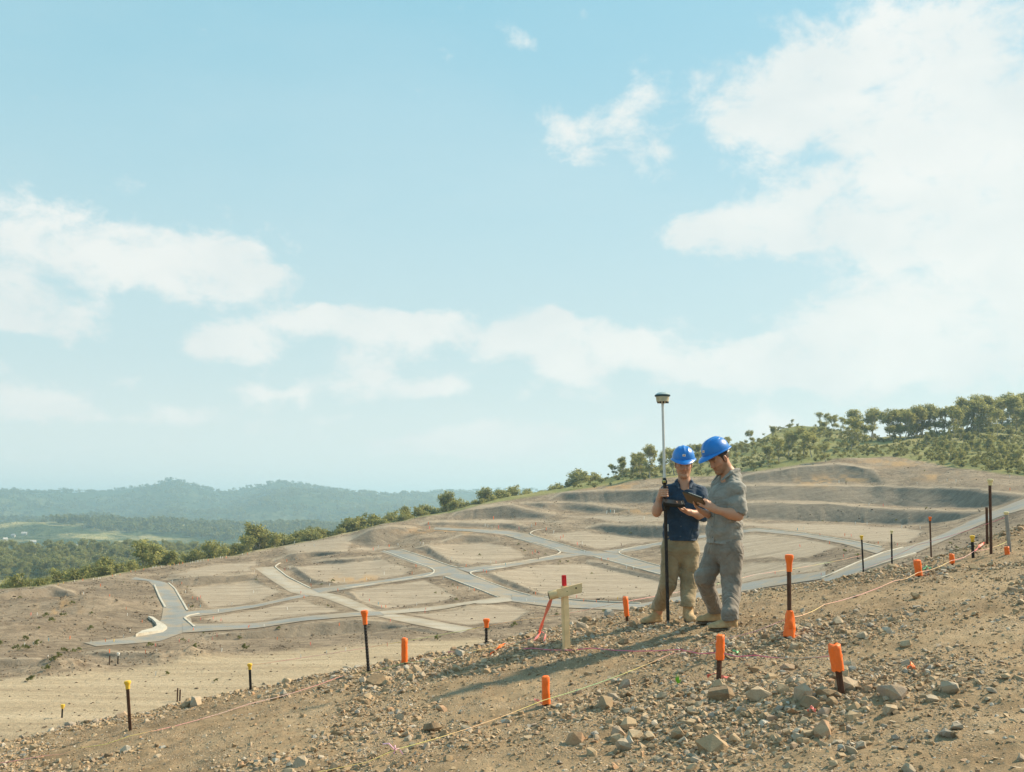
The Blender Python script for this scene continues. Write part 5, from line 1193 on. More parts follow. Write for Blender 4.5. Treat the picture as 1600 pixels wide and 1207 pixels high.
def skin_material():
    m = bpy.data.materials.new('skin'); m.use_nodes = True; g = NT(m.node_tree)
    c = g.attr('tint').outputs['Color']; P = g.n('ShaderNodeTexCoord').outputs['Object']
    c = g.mix(g.rng(g.noise(P, 40, 4, 0.6), 0.3, 0.7, 0, 0.25), c, g.mix(1.0, c, (0.9, 0.7, 0.62), 'MULTIPLY'))
    b = g.n('ShaderNodeBsdfPrincipled'); g.put(b.inputs['Base Color'], c); b.inputs['Roughness'].default_value = 0.52; b.inputs['Subsurface Weight'].default_value = 0.12
    b.inputs['Subsurface Radius'].default_value = (0.012, 0.005, 0.003); b.inputs['Subsurface Scale'].default_value = 1.0
    o = g.n('ShaderNodeOutputMaterial'); g.put(o.inputs[0], b.outputs[0]); return m
def cloth_material(name, col, var=0.22, worn=None, weave=900):
    m = bpy.data.materials.new(name); m.use_nodes = True; g = NT(m.node_tree)
    P = g.n('ShaderNodeTexCoord').outputs['Object']; n = g.noise(P, 9, 6, 0.65); f = g.noise(P, 160, 3, 0.7)
    c = g.mix(g.rng(n, 0.3, 0.7), tuple(x * (1 - var) for x in col), tuple(x * (1 + var) for x in col))
    if worn: c = g.mix(g.rng(g.noise(P, 5, 5, 0.7), 0.52, 0.72, 0, 0.5), c, worn)
    b = g.n('ShaderNodeBsdfPrincipled'); g.put(b.inputs['Base Color'], c); b.inputs['Roughness'].default_value = 0.9; b.inputs['Specular IOR Level'].default_value = 0.2; b.inputs['Sheen Weight'].default_value = 0.25
    bp = g.n('ShaderNodeBump'); bp.inputs['Strength'].default_value = 0.5; bp.inputs['Distance'].default_value = 0.014
    mp = g.n('ShaderNodeMapping'); g.put(mp.inputs[0], P); mp.inputs['Scale'].default_value = (6, 6, 6.5); mp.inputs['Rotation'].default_value = (0.2, 0.35, 0)
    cr = g.math('ABSOLUTE', g.math('SUBTRACT', g.noise(mp.outputs[0], 1.0, 2, 0.45, 1.2), 0.5))
    g.put(bp.inputs['Height'], g.math('ADD', g.math('MULTIPLY', f, 0.1), g.math('MULTIPLY', g.rng(cr, 0.0, 0.16, 0, 1), 0.8))); g.put(b.inputs['Normal'], bp.outputs[0])
    o = g.n('ShaderNodeOutputMaterial'); g.put(o.inputs[0], b.outputs[0]); return m
M_SKIN = skin_material()
M_NAVY = cloth_material('navy_shirt', (0.028, 0.056, 0.098), worn=(0.058, 0.092, 0.14)); M_KHAKI = cloth_material('khaki_trousers', (0.29, 0.225, 0.135), worn=(0.38, 0.30, 0.19))
M_GREYS = cloth_material('grey_shirt', (0.25, 0.245, 0.225), worn=(0.33, 0.32, 0.295)); M_GREYT = cloth_material('grey_trousers', (0.20, 0.175, 0.148), worn=(0.28, 0.24, 0.19))
M_BOOT = mat_simple('tan_leather', (0.44, 0.30, 0.155), 0.75, var=0.2, nscale=25, bump=0.004, bscale=60, dirt=(0.46, 0.36, 0.24, 0.6)); M_SOLE = mat_simple('boot_sole', (0.12, 0.085, 0.055), 0.9, dirt=(0.4, 0.3, 0.2, 0.7))
M_HAIR = mat_simple('brown_hair', (0.055, 0.032, 0.020), 0.6, var=0.3, nscale=80); M_HELM = mat_simple('blue_helmet', (0.004, 0.165, 0.56), 0.34, var=0.10, nscale=8, spec=0.5, dirt=(0.06, 0.20, 0.50, 0.45))
M_STRAP = mat_simple('helmet_harness', (0.55, 0.55, 0.52), 0.6); M_DARKP = mat_simple('black_rubber', (0.016, 0.016, 0.017), 0.5, var=0.2); M_SCREEN = mat_simple('dark_glass', (0.012, 0.012, 0.013), 0.35, spec=0.4)
M_WHITEP = mat_simple('white_pole', (0.62, 0.62, 0.60), 0.35, 0.2, 0.05); M_BEIGE = mat_simple('receiver_beige', (0.52, 0.47, 0.34), 0.5, dirt=(0.42, 0.30, 0.13, 0.5)); M_TEAL = mat_simple('receiver_band', (0.03, 0.075, 0.095), 0.4); M_DOME = mat_simple('receiver_dome', (0.34, 0.42, 0.43), 0.35); M_BRASS = mat_simple('level_bubble', (0.50, 0.45, 0.16), 0.3, 0.5)
M_EMB = mat_simple('helmet_emblem', (0.72, 0.70, 0.66), 0.4); M_EMBO = mat_simple('helmet_emblem_mark', (0.55, 0.20, 0.07), 0.4); M_BELT = mat_simple('brown_belt', (0.16, 0.06, 0.03), 0.55); M_BUTTON = mat_simple('shirt_button', (0.10, 0.11, 0.13), 0.4); M_LEATH = mat_simple('brown_case', (0.105, 0.068, 0.04), 0.55, var=0.2, nscale=30)

def hand(S, wrist, d, palm, side, curls, L=0.19, thumb_dir=None, k=0.006, spread=0.0):
    """palm from the wrist along d, palm side facing 'palm', thumb on 'side'; curls = bend per finger joint (radians)"""
    d, palm, side = N3(d), N3(palm), N3(side); w = np.array(wrist, float); kn = w + d * 0.095
    for j, o in enumerate((0.028, 0.010, -0.009, -0.027)): S.cone(w + d * .02 + side * o * .75, kn + side * o, 0.015, 0.0125, 0.012)
    S.cone(w - d * .01, w + d * .045, 0.027, 0.030, 0.02, (palm, .62))
    for j, (o, f) in enumerate(zip((0.028, 0.010, -0.009, -0.027), (.92, 1.0, .95, .75))):
        p = kn + side * o; a = 0.0; seg = (0.042 * f, 0.027 * f, 0.021 * f); c = curls[j] if isinstance(curls[j], (tuple, list)) else (curls[j],) * 3
        for s, cc, r0, r1 in zip(seg, c, (.0105, .0095, .0085), (.0095, .0085, .0075)):
            a += cc; q = p + (d * math.cos(a) + palm * math.sin(a) + side * spread * o * 10) * s; S.cone(p, q, r0, r1, k); p = q
    td = N3(thumb_dir if thumb_dir is not None else d * .75 + side * .7 + palm * .35); p = w + d * .025 + side * .026
    q = p + N3(td + side * .3) * .045; S.cone(p, q, .0145, .0115, .01); q2 = q + N3(td) * .032; S.cone(q, q2, .011, .0095, k); S.cone(q2, q2 + N3(td * .8 + d * .4) * .024, .0095, .008, k)

def head(S, c, F, U, sc, neck, turn=None):
    F = N3(F); U = N3(np.array(U) - np.dot(U, F) * F); R = np.cross(F, U); c = np.array(c, float)
    def p(r, f, u): return c + (R * r + F * f + U * u) * sc
    ax = (R, F, U); e = lambda q, rad, k, op='add': S.ell(q, ax, np.array(rad) * sc, k, op)
    e(p(0, -.006, .035), (.077, .097, .095), .01); e(p(0, .022, -.025), (.066, .072, .085), .03)
    S.cone(p(-.042, .0, -.055), p(-.018, .068, -.095), .028 * sc, .022 * sc, .03); S.cone(p(.042, .0, -.055), p(.018, .068, -.095), .028 * sc, .022 * sc, .03)
    S.cone(p(-.010, .078, -.098), p(.010, .078, -.098), .019 * sc, .019 * sc, .02)                                  # chin
    for s in (-1, 1):
        S.cone(p(.050 * s, .055, -.012), p(.034 * s, .078, -.026), .020 * sc, .018 * sc, .02)                          # cheek
        S.cone(p(.044 * s, .080, .036), p(.014 * s, .094, .034), .010 * sc, .010 * sc, .012)                           # brow
        S.ell(p(.031 * s, .097, .014), ax, np.array((.017, .014, .011)) * sc, .008, 'sub')                              # socket
        e(p(.031 * s, .077, .014), (.0125, .0125, .0125), .003)                                                        # eyeball
        S.cone(p(.018 * s, .085, .0225), p(.043 * s, .080, .020), .0055 * sc, .005 * sc, .004)                          # upper lid
        e(p(.079 * s, -.008, -.002), (.010, .021, .033), .006); S.ell(p(.086 * s, .0, .0), ax, np.array((.006, .011, .018)) * sc, .004, 'sub')
        e(p(.0125 * s, .099, -.029), (.010, .012, .009), .006)                                                         # nostril wing
    S.cone(p(0, .090, .020), p(0, .112, -.023), .0095 * sc, .0135 * sc, .012)
    S.cone(p(-.020, .083, -.052), p(.020, .083, -.052), .010 * sc, .010 * sc, .012); S.cone(p(-.022, .089, -.060), p(.022, .089, -.060), .0085 * sc, .0085 * sc, .006)
    S.cone(p(-.024, .098, -.0555), p(.024, .098, -.0555), .0022 * sc, .0022 * sc, .003, op='sub')
    S.cone(p(0, -.022, -.035), np.array(neck), .056 * sc, .062, .03); S.cone(np.array(neck), np.array(neck) - (0, 0, .06), .062, .08, .03)
    return p, R, F, U
def tint_body(m, V, p, sc, base, beard):
    C = np.tile(np.array(base), (len(V), 1)); red = np.array(base) * (1.12, .78, .72)
    def blob(q, r): return np.exp(-(np.linalg.norm(V - q, axis=1) / (r * sc)) ** 2)[:, None]
    def mixc(w, col): nonlocal C; C = C * (1 - w) + np.array(col) * w
    for q, r, w in [((0, .112, -.02), .022, .5), ((.05, .06, -.02), .03, .45), ((-.05, .06, -.02), .03, .45), ((.082, -.008, 0), .03, .6), ((-.082, -.008, 0), .03, .6)]: mixc(blob(p(*q), r) * w, red)
    if beard > 0:
        for q, r in [((0, .08, -.095), .03), ((.03, .06, -.085), .03), ((-.03, .06, -.085), .03), ((.055, .02, -.06), .03), ((-.055, .02, -.06), .03), ((.068, .0, -.03), .02), ((-.068, .0, -.03), .02), ((0, .094, -.041), .013), ((.016, .09, -.043), .013), ((-.016, .09, -.043), .013)]: mixc(np.minimum(blob(p(*q), r) * beard, .8), (.13, .07, .038))
    mixc(np.maximum(blob(p(.012, .096, -.056), .011), blob(p(-.012, .096, -.056), .011)) * .7, (.36, .13, .10))
    for s in (-1, 1):
        for k in (.014, .030, .046): mixc(np.minimum(blob(p(k * s, .094 - .14 * max(0, k - .02), .037), .0085) * 1.0, .85), (.07, .038, .022))
        mixc(blob(p(.031 * s, .089, .0125), .008) * .9, (.08, .06, .05)); mixc(blob(p(.031 * s, .086, .0225), .008) * .6, (.15, .07, .05))
    color_attr(m, 'tint', C)
def cloth_obj(name, S, mat, parent):
    V, F = S.mesh(name); return link(name, mesh_np(name, V, F), mat, parent)
def boot(name, ankle, heel, toe, parent, up=0.075):
    ankle, heel, toe = (np.array(x, float) for x in (ankle, heel, toe)); d = N3(toe - heel); lo = np.minimum(np.minimum(ankle, heel), toe) - .12; hi = np.maximum(np.maximum(ankle, heel), toe) + (.12, .12, .2); s = np.cross(d, (0, 0, 1))
    S = SDF(lo, hi, .005); z = np.array((0, 0, 1.0)); L = np.linalg.norm(toe - heel)
    S.cone(heel + d * .045 + z * .052, heel + d * .055 + z * .11, .045, .048, .02); S.cone(heel + d * .055 + z * .09, ankle + z * up, .047, .052, .015)
    S.cone(heel + d * .045 + z * .045, toe - d * .055 + z * .040, .040, .046, .02, (z, .9)); S.cone(toe - d * .075 + z * .040, toe - d * .042 + z * .037, .047, .041, .02)
    S.cone(heel + d * .10 + z * .08, toe - d * .12 + z * .062, .042, .034, .03); S.cone(ankle + z * up - s * .004, ankle + z * up + s * .004, .053, .053, .01)
    for k in range(5):                                                          # lacing
        q = heel + d * (.125 - .012 * k) + z * (.108 + .022 * k); S.cone(q - s * .022, q + s * .022 + z * .006, .005, .005, .003)
    S.cut(heel + z * .022, -z); S.folds(.0025, 90, (0, 0, 1), 4)
    b = cloth_obj('boot', S, M_BOOT, parent)
    T = SDF(lo - .02, hi, .005); T.cone(heel + d * .042 + z * .014, heel + d * .09 + z * .014, .046, .042, .01, (z, .5)); T.cone(heel + d * .08 + z * .014, toe - d * .05 + z * .014, .042, .051, .02, (z, .5)); T.cut(heel + z * .028, z); T.cut(heel - z * .004, -z)
    cloth_obj('sole', T, M_SOLE, b)
    return b
def helmet(label, c, F, U, sc=1.0):
    """safety helmet in its own frame: X forward, Z up"""
    F = N3(F); U = N3(np.array(U) - np.dot(U, F) * F); Lf = np.cross(U, F); M = Matrix(np.stack([F, Lf, U], 1).tolist())
    t = thing('hard_hat', label, 'hard hat', Vector(c)); t.rotation_mode = 'QUATERNION'; t.rotation_quaternion = M.to_quaternion(); t.scale = (sc,) * 3
    nT, nP = 72, 22; rings = []
    for i in range(nP + 1):
        ph = i / nP * math.pi / 2; ring = []
        for j in range(nT):
            th = 2 * math.pi * j / nT; cx, cy = math.cos(th), math.sin(th); k = math.cos(ph) ** .82; zz = math.sin(ph) ** .95
            x, y, z = .142 * k * cx, .117 * k * cy, .132 * zz
            rid = math.exp(-(y / .012) ** 2) * .007 * sstep(z, .03, .09) + (math.exp(-((abs(y) - .046) / .009) ** 2)) * .004 * sstep(z, .03, .08)
            ring.append((x * (1 + rid * 1.5), y * (1 + rid), z + rid))
        rings.append(ring)
    def rim(out, vis, drop, th_):
        r = []
        for j in range(nT):
            th = 2 * math.pi * j / nT; v = max(0, math.cos(th)) ** 2.2; r.append(((.142 + out + vis * v) * math.cos(th), (.117 + out + .004 * v) * math.sin(th), -drop * v - th_))
        return r
    inner = [(x * .965, y * .965, -.004) for x, y, z in rings[0]]; deep = [(x * .9, y * .9, z * .9 + .02) for x, y, z in rings[12]]
    Geo().rings(rings + [[(0, 0, .139)] * nT], cap=False).obj('shell', M_HELM, t, smooth=True, angle=80)
    Geo().rings([deep, inner, rim(.0, 0, 0, .007), rim(.012, .05, .022, .010), rim(.016, .058, .026, .006), rim(.014, .054, .022, .0), rim(.002, .012, .002, -.003), [(x * .985, y * .985, .006) for x, y, z in rings[0]]], cap=False).obj('brim', M_HELM, t, smooth=True, angle=80)
    g = Geo(); 
    def on(th, ph, o): k = math.cos(ph) ** .82; return Vector(((.142 * k + o) * math.cos(th), (.117 * k + o) * math.sin(th), .132 * math.sin(ph) ** .95))
    def patch(t0, t1, p0, p1, o):
        q = Geo(); n = 6; V = [on(t0 + (t1 - t0) * i / n, p0 + (p1 - p0) * j / 3, o) for j in range(4) for i in range(n + 1)]; return q.add(V, [(j * (n + 1) + i, j * (n + 1) + i + 1, (j + 1) * (n + 1) + i + 1, (j + 1) * (n + 1) + i) for j in range(3) for i in range(n)])
    em = patch(-.14, .14, .30, .48, .0022).obj('emblem', M_EMB, t); patch(-.07, .07, .34, .44, .0036).obj('emblem_mark', M_EMBO, em)
    rr = [[(.128 * math.cos(a) * k, .103 * math.sin(a) * k, z) for a in np.linspace(math.radians(115), math.radians(245), 16)] for z, k in ((-.035, .99), (-.035, .955), (.0, .955), (.0, .99))]
    Geo().rings(list(map(list, zip(*rr)))).obj('headband', M_STRAP, t, smooth=False)
    Geo().lathe([(.014, -.008), (.014, .012), (.009, .016)], 12, ((-.128, 0, -.018), (-1, 0, 0))).obj('adjuster_knob', M_DARKP, t)
    return t

def P3(u, v, y): return np.array(at(u, v, y))
def surveyor_navy():
    yF = [fg_hit(1018, 976), fg_hit(1077, 973)]; Y = 0.5 * (yF[0].y + yF[1].y)
    px = lambda u, v, dy=0.0: P3(u, v, Y + dy)
    pole_b = fg_hit(1044, 978); yp = pole_b.y; pole_at = lambda v: P3(1035 + (v - 615) * 9 / 362.0, v, yp)
    J = dict(neck=px(1069, 755), shL=px(1042, 769), shR=px(1094, 770), chest=px(1067, 790), waist=px(1064, 828), pel=px(1062, 856), hipL=px(1050, 864), hipR=px(1076, 864),
             knL=px(1044, 912, -.02), anL=np.array(yF[0]) + (.075, .04, .10), knR=px(1076, 914, -.03), anR=np.array(yF[1]) + (0, .05, .10))
    fw = N3((-.18, -1, 0)); rt = N3((1, -.18, 0)); up = np.array((0, 0, 1.0))
    g0 = pole_at(771); yw = yp + .015
    elL = px(1026, 801, -.10); wrL = g0 + (-.050, .055, -.052)
    elR = px(1099, 806, -.10); wrR = P3(1078, 801, yp - .03)
    lo = px(985, 992, -.55) - (.0, .0, .1); hi = px(1120, 700, .35)
    # body
    S = SDF(lo, hi, .005)
    hc = px(1068, 727, -.05); p, R, F, U = head(S, hc, (-.12, -1, -.26), (0, 0, 1), 1.0, J['neck'] + (0, -.01, 0))
    S.cone(J['waist'], J['chest'] + (0, 0, .05), .10, .125, .04, (fw, .7)); S.cone(J['shL'], J['shR'], .05, .05, .05); S.cone(J['pel'], J['waist'], .115, .10, .04, (fw, .75))
    for h, k, a in (('hipL', 'knL', 'anL'), ('hipR', 'knR', 'anR')): S.cone(J[h], J[k], .075, .05, .03); S.cone(J[k], J[a], .05, .036, .03)
    for s, e, w in (('shL', elL, wrL), ('shR', elR, wrR)): S.cone(J[s], e, .050, .042, .03); S.cone(e, e + (w - e) * .35, .043, .044, .02); S.cone(e + (w - e) * .3, w, .043, .028, .03)
    # fist round the pole
    axp = N3(pole_at(760) - pole_at(790)); S.cone(wrL, g0 + (-.034, .032, -.005), .028, .030, .02); S.cone(g0 + (-.036, .028, -.03), g0 + (-.036, .020, .034), .021, .020, .015)
    for i in range(4):
        z = .036 - .0215 * i; q = [g0 + axp * z + np.array((.0265 * math.cos(a), .0265 * math.sin(a), 0)) for a in np.radians((165, 215, 262, 305, 350, 30))]
        q[0] = q[0] + (-.012, .006, 0)
        for a, b in zip(q[:-1], q[1:]): S.cone(a, b, .0105, .010, .005)
    q = [g0 + axp * .046 + np.array((.029 * math.cos(a), .029 * math.sin(a), zz)) for a, zz in zip(np.radians((150, 110, 70, 30)), (-.02, 0, .012, .018))]
    for a, b in zip(q[:-1], q[1:]): S.cone(a, b, .0125, .0105, .006)
    # open hand under the data collector
    hd = N3(P3(1056, 794, yp - .06) - wrR); hand(S, wrR, hd, (0.05, -.25, 1), (-.25, -1, .05), [(.55, .5, .4), (.5, .5, .4), (.5, .5, .4), (.55, .5, .4)], thumb_dir=N3((-.55, -.75, .45)))
    S.cone(wrR + (wrR - elR) * -.02, wrR + hd * .02, .027, .026, .02)
    V, Fc = S.mesh('person'); m = mesh_np('person', V, Fc); body = link('person', m, M_SKIN); tint_body(m, V, p, 1.0, (.52, .285, .19), .12)
    tag(body, 'man in navy work shirt and khaki trousers gripping the survey pole and reading a controller', 'person')
    # shirt
    S = SDF(lo, hi, .0068)
    S.cone(J['pel'] + (0, 0, -.0), J['waist'], .178, .172, .03, (fw, .74)); S.cone(J['waist'], J['chest'] + (0, 0, .03), .170, .178, .04, (fw, .68)); S.cone(J['chest'] + rt * .07 + (0, 0, .06), J['chest'] - rt * .07 + (0, 0, .06), .105, .105, .04, (fw, .9))
    S.cone(J['shL'] + (.02, 0, 0), J['neck'] + (-.03, 0, -.03), .066, .062, .04); S.cone(J['shR'] + (-.02, 0, 0), J['neck'] + (.03, 0, -.03), .066, .062, .04)
    for s, e, k in (('shL', elL, .72), ('shR', elR, .97)): S.cone(J[s], J[s] + (e - J[s]) * k, .076, .066, .03); S.cone(J[s] + (e - J[s]) * (k - .12), J[s] + (e - J[s]) * k, .071, .070, .008)
    S.cone(elR, elR + (wrR - elR) * .10, .062, .060, .01)
    S.folds(.011, 38, (.2, .1, 1), 3, [(elL, .13), (elR, .13), (J['waist'], .2), (J['shL'], .12), (J['shR'], .12)]); S.folds(.003, 130, (.3, .1, 1), 9)
    S.cut(px(1062, 845), (-.02, 0, -1))
    S.cone(J['neck'] + up * .16 + fw * .06, J['neck'] + up * .01, .10, .066, .006, op='sub'); S.cone(J['neck'] + fw * .13 + up * .03, J['neck'] + fw * .17 - up * .075, .042, .012, .006, op='sub')
    for s in (-1, 1):                                                              # collar leaves
        S.cone(J['neck'] + rt * .074 * s - fw * .02 + up * .03, J['neck'] + rt * .078 * s + fw * .05 + up * .012, .020, .022, .008, (N3(rt * s + up * .6), .55)); S.cone(J['neck'] + rt * .076 * s + fw * .05 + up * .012, J['neck'] + rt * .058 * s + fw * .13 - up * .055, .021, .012, .006, (N3(fw + up * .5), .5))
    sh = cloth_obj('shirt', S, M_NAVY, body)
    detail_shirt(sh, S, J, fw, rt, M_NAVY, px, 1)
    # trousers
    S = SDF(lo, hi, .0068)
    S.cone(J['hipL'] + (0, 0, .04), J['hipR'] + (0, 0, .04), .112, .112, .04, (fw, .95)); S.cone(J['pel'] + (0, 0, .07), J['pel'], .165, .16, .03, (fw, .7))
    for h, k, a, o in (('hipL', 'knL', 'anL', (0, 0, .04)), ('hipR', 'knR', 'anR', (0, .0, .04))): S.cone(J[h], J[k], .108, .083, .03); S.cone(J[k], J[a] + o, .083, .068, .03); S.cone(J[a] + np.array(o) + (0, 0, .05), J[a] + o, .071, .073, .02)
    S.folds(.012, 34, (.3, .1, 1), 7, [(J['knL'], .12), (J['knR'], .12), (J['anL'], .1), (J['anR'], .1), (J['pel'] - (0, 0, .08), .12)]); S.folds(.003, 110, (.3, .2, 1), 19)
    [S.cone(J[a] - (0, 0, .02), J[a] - (0, 0, .25), .10, .12, .006, op='sub') for a in ('anL', 'anR')]; cloth_obj('trousers', S, M_KHAKI, body)
    boot('boot', J['anL'], np.array(yF[0]) + (.115, .075, .0), np.array(yF[0]) + (-.115, -.055, -.02), body); boot('boot', J['anR'], np.array(yF[1]) + (.0, .12, .0), np.array(yF[1]) + (.012, -.155, .0), body)
    hair(hc, R, F, U, 1.0, body)
    helmet('blue hard hat worn by the man in the navy shirt', hc + (U * .066 - F * .004), N3(F * 1 + U * .06), U + F * .02, .98)
    return pole_b, pole_at, yp, wrR, hd
def detail_shirt(sh, S, J, fw, rt, mat, px, side):
    """front placket, chest pocket and buttons laid on the built surface"""
    def surf(x0):
        q = np.array(x0, float) + fw * .30
        for _ in range(120):
            i = np.round((q - S.lo) / S.res).astype(int)
            if (i < 0).any() or (i >= S.n).any() or S.f[tuple(i)] > .0: q = q - fw * .003
            else: break
        return q
    c = [surf(J['chest'] * (1 - t) + J['pel'] * t + np.array((0, 0, .04 * (1 - t)))) for t in np.linspace(0, .86, 9)]
    V = []; F = []
    for q in c: V += [q - rt * .016 - fw * .004, q - rt * .016 + fw * .004, q + rt * .016 + fw * .005, q + rt * .016 - fw * .004]
    for i in range(8):
        for j in range(3): a = i * 4 + j; F.append((a, a + 1, a + 5, a + 4))
    pl = Geo().add(V, F).obj('placket', mat, sh, smooth=True)
    for q in c[1::2]: Geo().lathe([(.0055, 0), (.0055, .004), (.003, .005)], 8, (Vector(q + fw * .005), Vector(fw))).obj('button', M_BUTTON, pl)
    pc = J['chest'] + rt * .075 * side + np.array((0, 0, .035)); W = []
    for dz in (.0, -.045, -.09, -.115):
        for dx in (-.05, -.017, .017, .05): W.append(surf(pc + rt * dx + np.array((0, 0, dz))) + fw * .0035)
    Geo().add(W, [(r * 4 + k, r * 4 + k + 1, r * 4 + k + 5, r * 4 + k + 4) for r in range(3) for k in range(3)]).obj('chest_pocket', mat, sh, smooth=True)
def hair(c, R, F, U, sc, parent):
    S = SDF(np.array(c) - .2, np.array(c) + .2, .005); q = lambda r, f, u: np.array(c) + (R * r + F * f + U * u) * sc
    S.ell(q(0, -.012, .036), (R, F, U), np.array((.0805, .098, .098)) * sc, .01); S.cut(q(0, .045, 0), F); S.cut(q(0, 0, -.030), -U + F * .55, ); S.folds(.002, 300, N3(U), 5)
    for s in (-1, 1): S.cone(q(.075 * s, .012, .03), q(.076 * s, .014, -.018), .009, .006, .006)
    V, Fc = S.mesh('hair'); link('hair', mesh_np('hair', V, Fc), M_HAIR, parent)

def surveyor_grey():
    f0 = fg_hit(1110, 975); f1 = fg_hit(1135, 985); Y = .5 * (f0.y + f1.y) + .02
    px = lambda u, v, dy=0.0: P3(u, v, Y + dy)
    fw = N3((-.86, -.5, 0)); rt = N3((.5, -.86, 0))          # rt: his left, the side nearer the camera
    up = np.array((0, 0, 1.0))
    J = dict(neck=px(1140, 741), shN=px(1151, 762, -.14), shF=px(1124, 760, .16), chest=px(1134, 790), waist=px(1132, 828), pel=px(1133, 858), hipN=px(1142, 866, -.08), hipF=px(1121, 864, .09), knN=px(1143, 914, -.10), anN=np.array(f1) + (.035, .0, .10), knF=px(1100, 904, .04), anF=np.array(f0) + (.065, .06, .10))
    elN = px(1153, 806, -.20); wrN = px(1119, 797, -.26); elF = px(1118, 808, .14); wrF = px(1103, 803, -.06)
    lo = px(1050, 1000, -.6) - (0, 0, .05); hi = px(1195, 690, .45)
    S = SDF(lo, hi, .005); hc = px(1124, 718, -.02)
    p, R, F, U = head(S, hc, (-.82, -.42, -.52), (-.28, -.1, 1), .99, J['neck'] + (-.005, 0, 0))
    S.cone(J['waist'], J['chest'] + (0, 0, .05), .10, .125, .04, (fw, .72)); S.cone(J['shN'], J['shF'], .05, .05, .05); S.cone(J['pel'], J['waist'], .115, .10, .04, (fw, .75))
    for h, k, a in (('hipN', 'knN', 'anN'), ('hipF', 'knF', 'anF')): S.cone(J[h], J[k], .078, .052, .03); S.cone(J[k], J[a], .052, .038, .03)
    for s, e, w in (('shN', elN, wrN), ('shF', elF, wrF)): S.cone(J[s], e, .053, .045, .03); S.cone(e, e + (w - e) * .35, .046, .047, .02); S.cone(e + (w - e) * .3, w, .046, .029, .03)
    hN = N3(P3(1098, 786, Y - .27) - wrN); hand(S, wrN, hN, N3((-.45, .75, .1)), N3((.05, .25, 1)), [(.35, .55, .5), (.45, .6, .5), (.5, .6, .5), (.5, .6, .5)], thumb_dir=N3((-.9, .1, .55)))
    hF = N3(P3(1089, 795, Y - .12) - wrF); hand(S, wrF, hF, N3((.1, -.5, .85)), N3((-.3, -.75, .3)), [(.3, .3, .2)] * 4, thumb_dir=N3((-.8, -.35, .4)))
    V, Fc = S.mesh('person'); m = mesh_np('person', V, Fc); body = link('person', m, M_SKIN); tint_body(m, V, p, .99, (.50, .265, .17), .75)
    tag(body, 'bearded man in grey short-sleeved shirt and grey trousers looking down at a tablet', 'person')
    S = SDF(lo, hi, .0068)
    S.cone(J['pel'] + (0, 0, -.0), J['waist'], .180, .175, .03, (fw, .84)); S.cone(J['waist'] + fw * .01, J['chest'] + (0, 0, .03), .175, .185, .04, (fw, .76)); S.cone(J['chest'] + rt * .07 + (0, 0, .06), J['chest'] - rt * .07 + (0, 0, .06), .115, .115, .04, (fw, .95))
    S.cone(J['shN'] - rt * .02, J['neck'] + rt * .03 - (0, 0, .03), .070, .064, .04); S.cone(J['shF'] + rt * .02, J['neck'] - rt * .03 - (0, 0, .03), .070, .064, .04); S.cone(J['neck'] - (0, 0, .04) - fw * .03, J['chest'] - fw * .04, .09, .15, .04)
    for s, e in (('shN', elN), ('shF', elF)): S.cone(J[s], J[s] + (e - J[s]) * .78, .080, .082, .03); S.cone(J[s] + (e - J[s]) * .70, J[s] + (e - J[s]) * .80, .083, .084, .008)
    S.folds(.011, 34, (.3, .2, 1), 5, [(elN, .16), (J['waist'], .22), (J['shN'], .13), (J['pel'], .15)]); S.folds(.003, 120, (.4, .1, 1), 12)
    S.cut(px(1132, 851), (-.10, 0, -1))
    for s, e in (('shN', elN), ('shF', elF)):
        q = J[s] + (e - J[s]) * .86; S.cone(q, q + (e - J[s]) * .2, .058, .058, .004, op='sub')
    S.cone(J['neck'] + up * .16 + fw * .06, J['neck'] + up * .01, .10, .067, .006, op='sub'); S.cone(J['neck'] + fw * .13 + up * .03, J['neck'] + fw * .18 - up * .06, .04, .012, .006, op='sub')
    for s in (-1, 1): S.cone(J['neck'] + rt * .074 * s - fw * .03 + up * .035, J['neck'] + rt * .078 * s + fw * .05 + up * .012, .021, .022, .008, (N3(rt * s + up * .6), .55)); S.cone(J['neck'] + rt * .076 * s + fw * .05 + up * .012, J['neck'] + rt * .055 * s + fw * .14 - up * .055, .021, .012, .006, (N3(fw + up * .5), .5))
    S.cone(J['neck'] + rt * .05 - fw * .065 + up * .035, J['neck'] - rt * .05 - fw * .065 + up * .035, .022, .022, .01)
    sh = cloth_obj('shirt', S, M_GREYS, body); detail_shirt(sh, S, J, fw, rt, M_GREYS, px, 1)
    S = SDF(lo, hi, .0068)
    S.cone(J['hipN'] + (0, 0, .04), J['hipF'] + (0, 0, .04), .115, .115, .04, (fw, 1.0)); S.cone(J['pel'] + (0, 0, .07), J['pel'], .165, .165, .03, (fw, .8)); S.cone(J['pel'] - fw * .04, J['pel'] - fw * .045 - (0, 0, .06), .12, .11, .04)
    for h, k, a, o in (('hipN', 'knN', 'anN', (0, .0, .005)), ('hipF', 'knF', 'anF', (0, 0, .01))): S.cone(J[h], J[k], .113, .087, .03); S.cone(J[k], J[a] + o, .087, .068, .03); S.cone(J[a] + np.array(o) + (0, 0, .04), J[a] + o, .071, .073, .02)
    S.folds(.013, 32, (.35, .1, 1), 2, [(J['knN'], .13), (J['knF'], .13), (J['anN'], .1), (J['anF'], .1), (J['pel'] - (0, 0, .08), .12)]); S.folds(.003, 110, (.3, .2, 1), 29)
    [S.cone(J[a] - (0, 0, .09), J[a] - (0, 0, .25), .10, .12, .006, op='sub') for a in ('anN', 'anF')]; tr = cloth_obj('trousers', S, M_GREYT, body)
    z = np.array((0, 0, 1.0)); bc = J['pel'] + rt * .15 - fw * .055 + z * .015
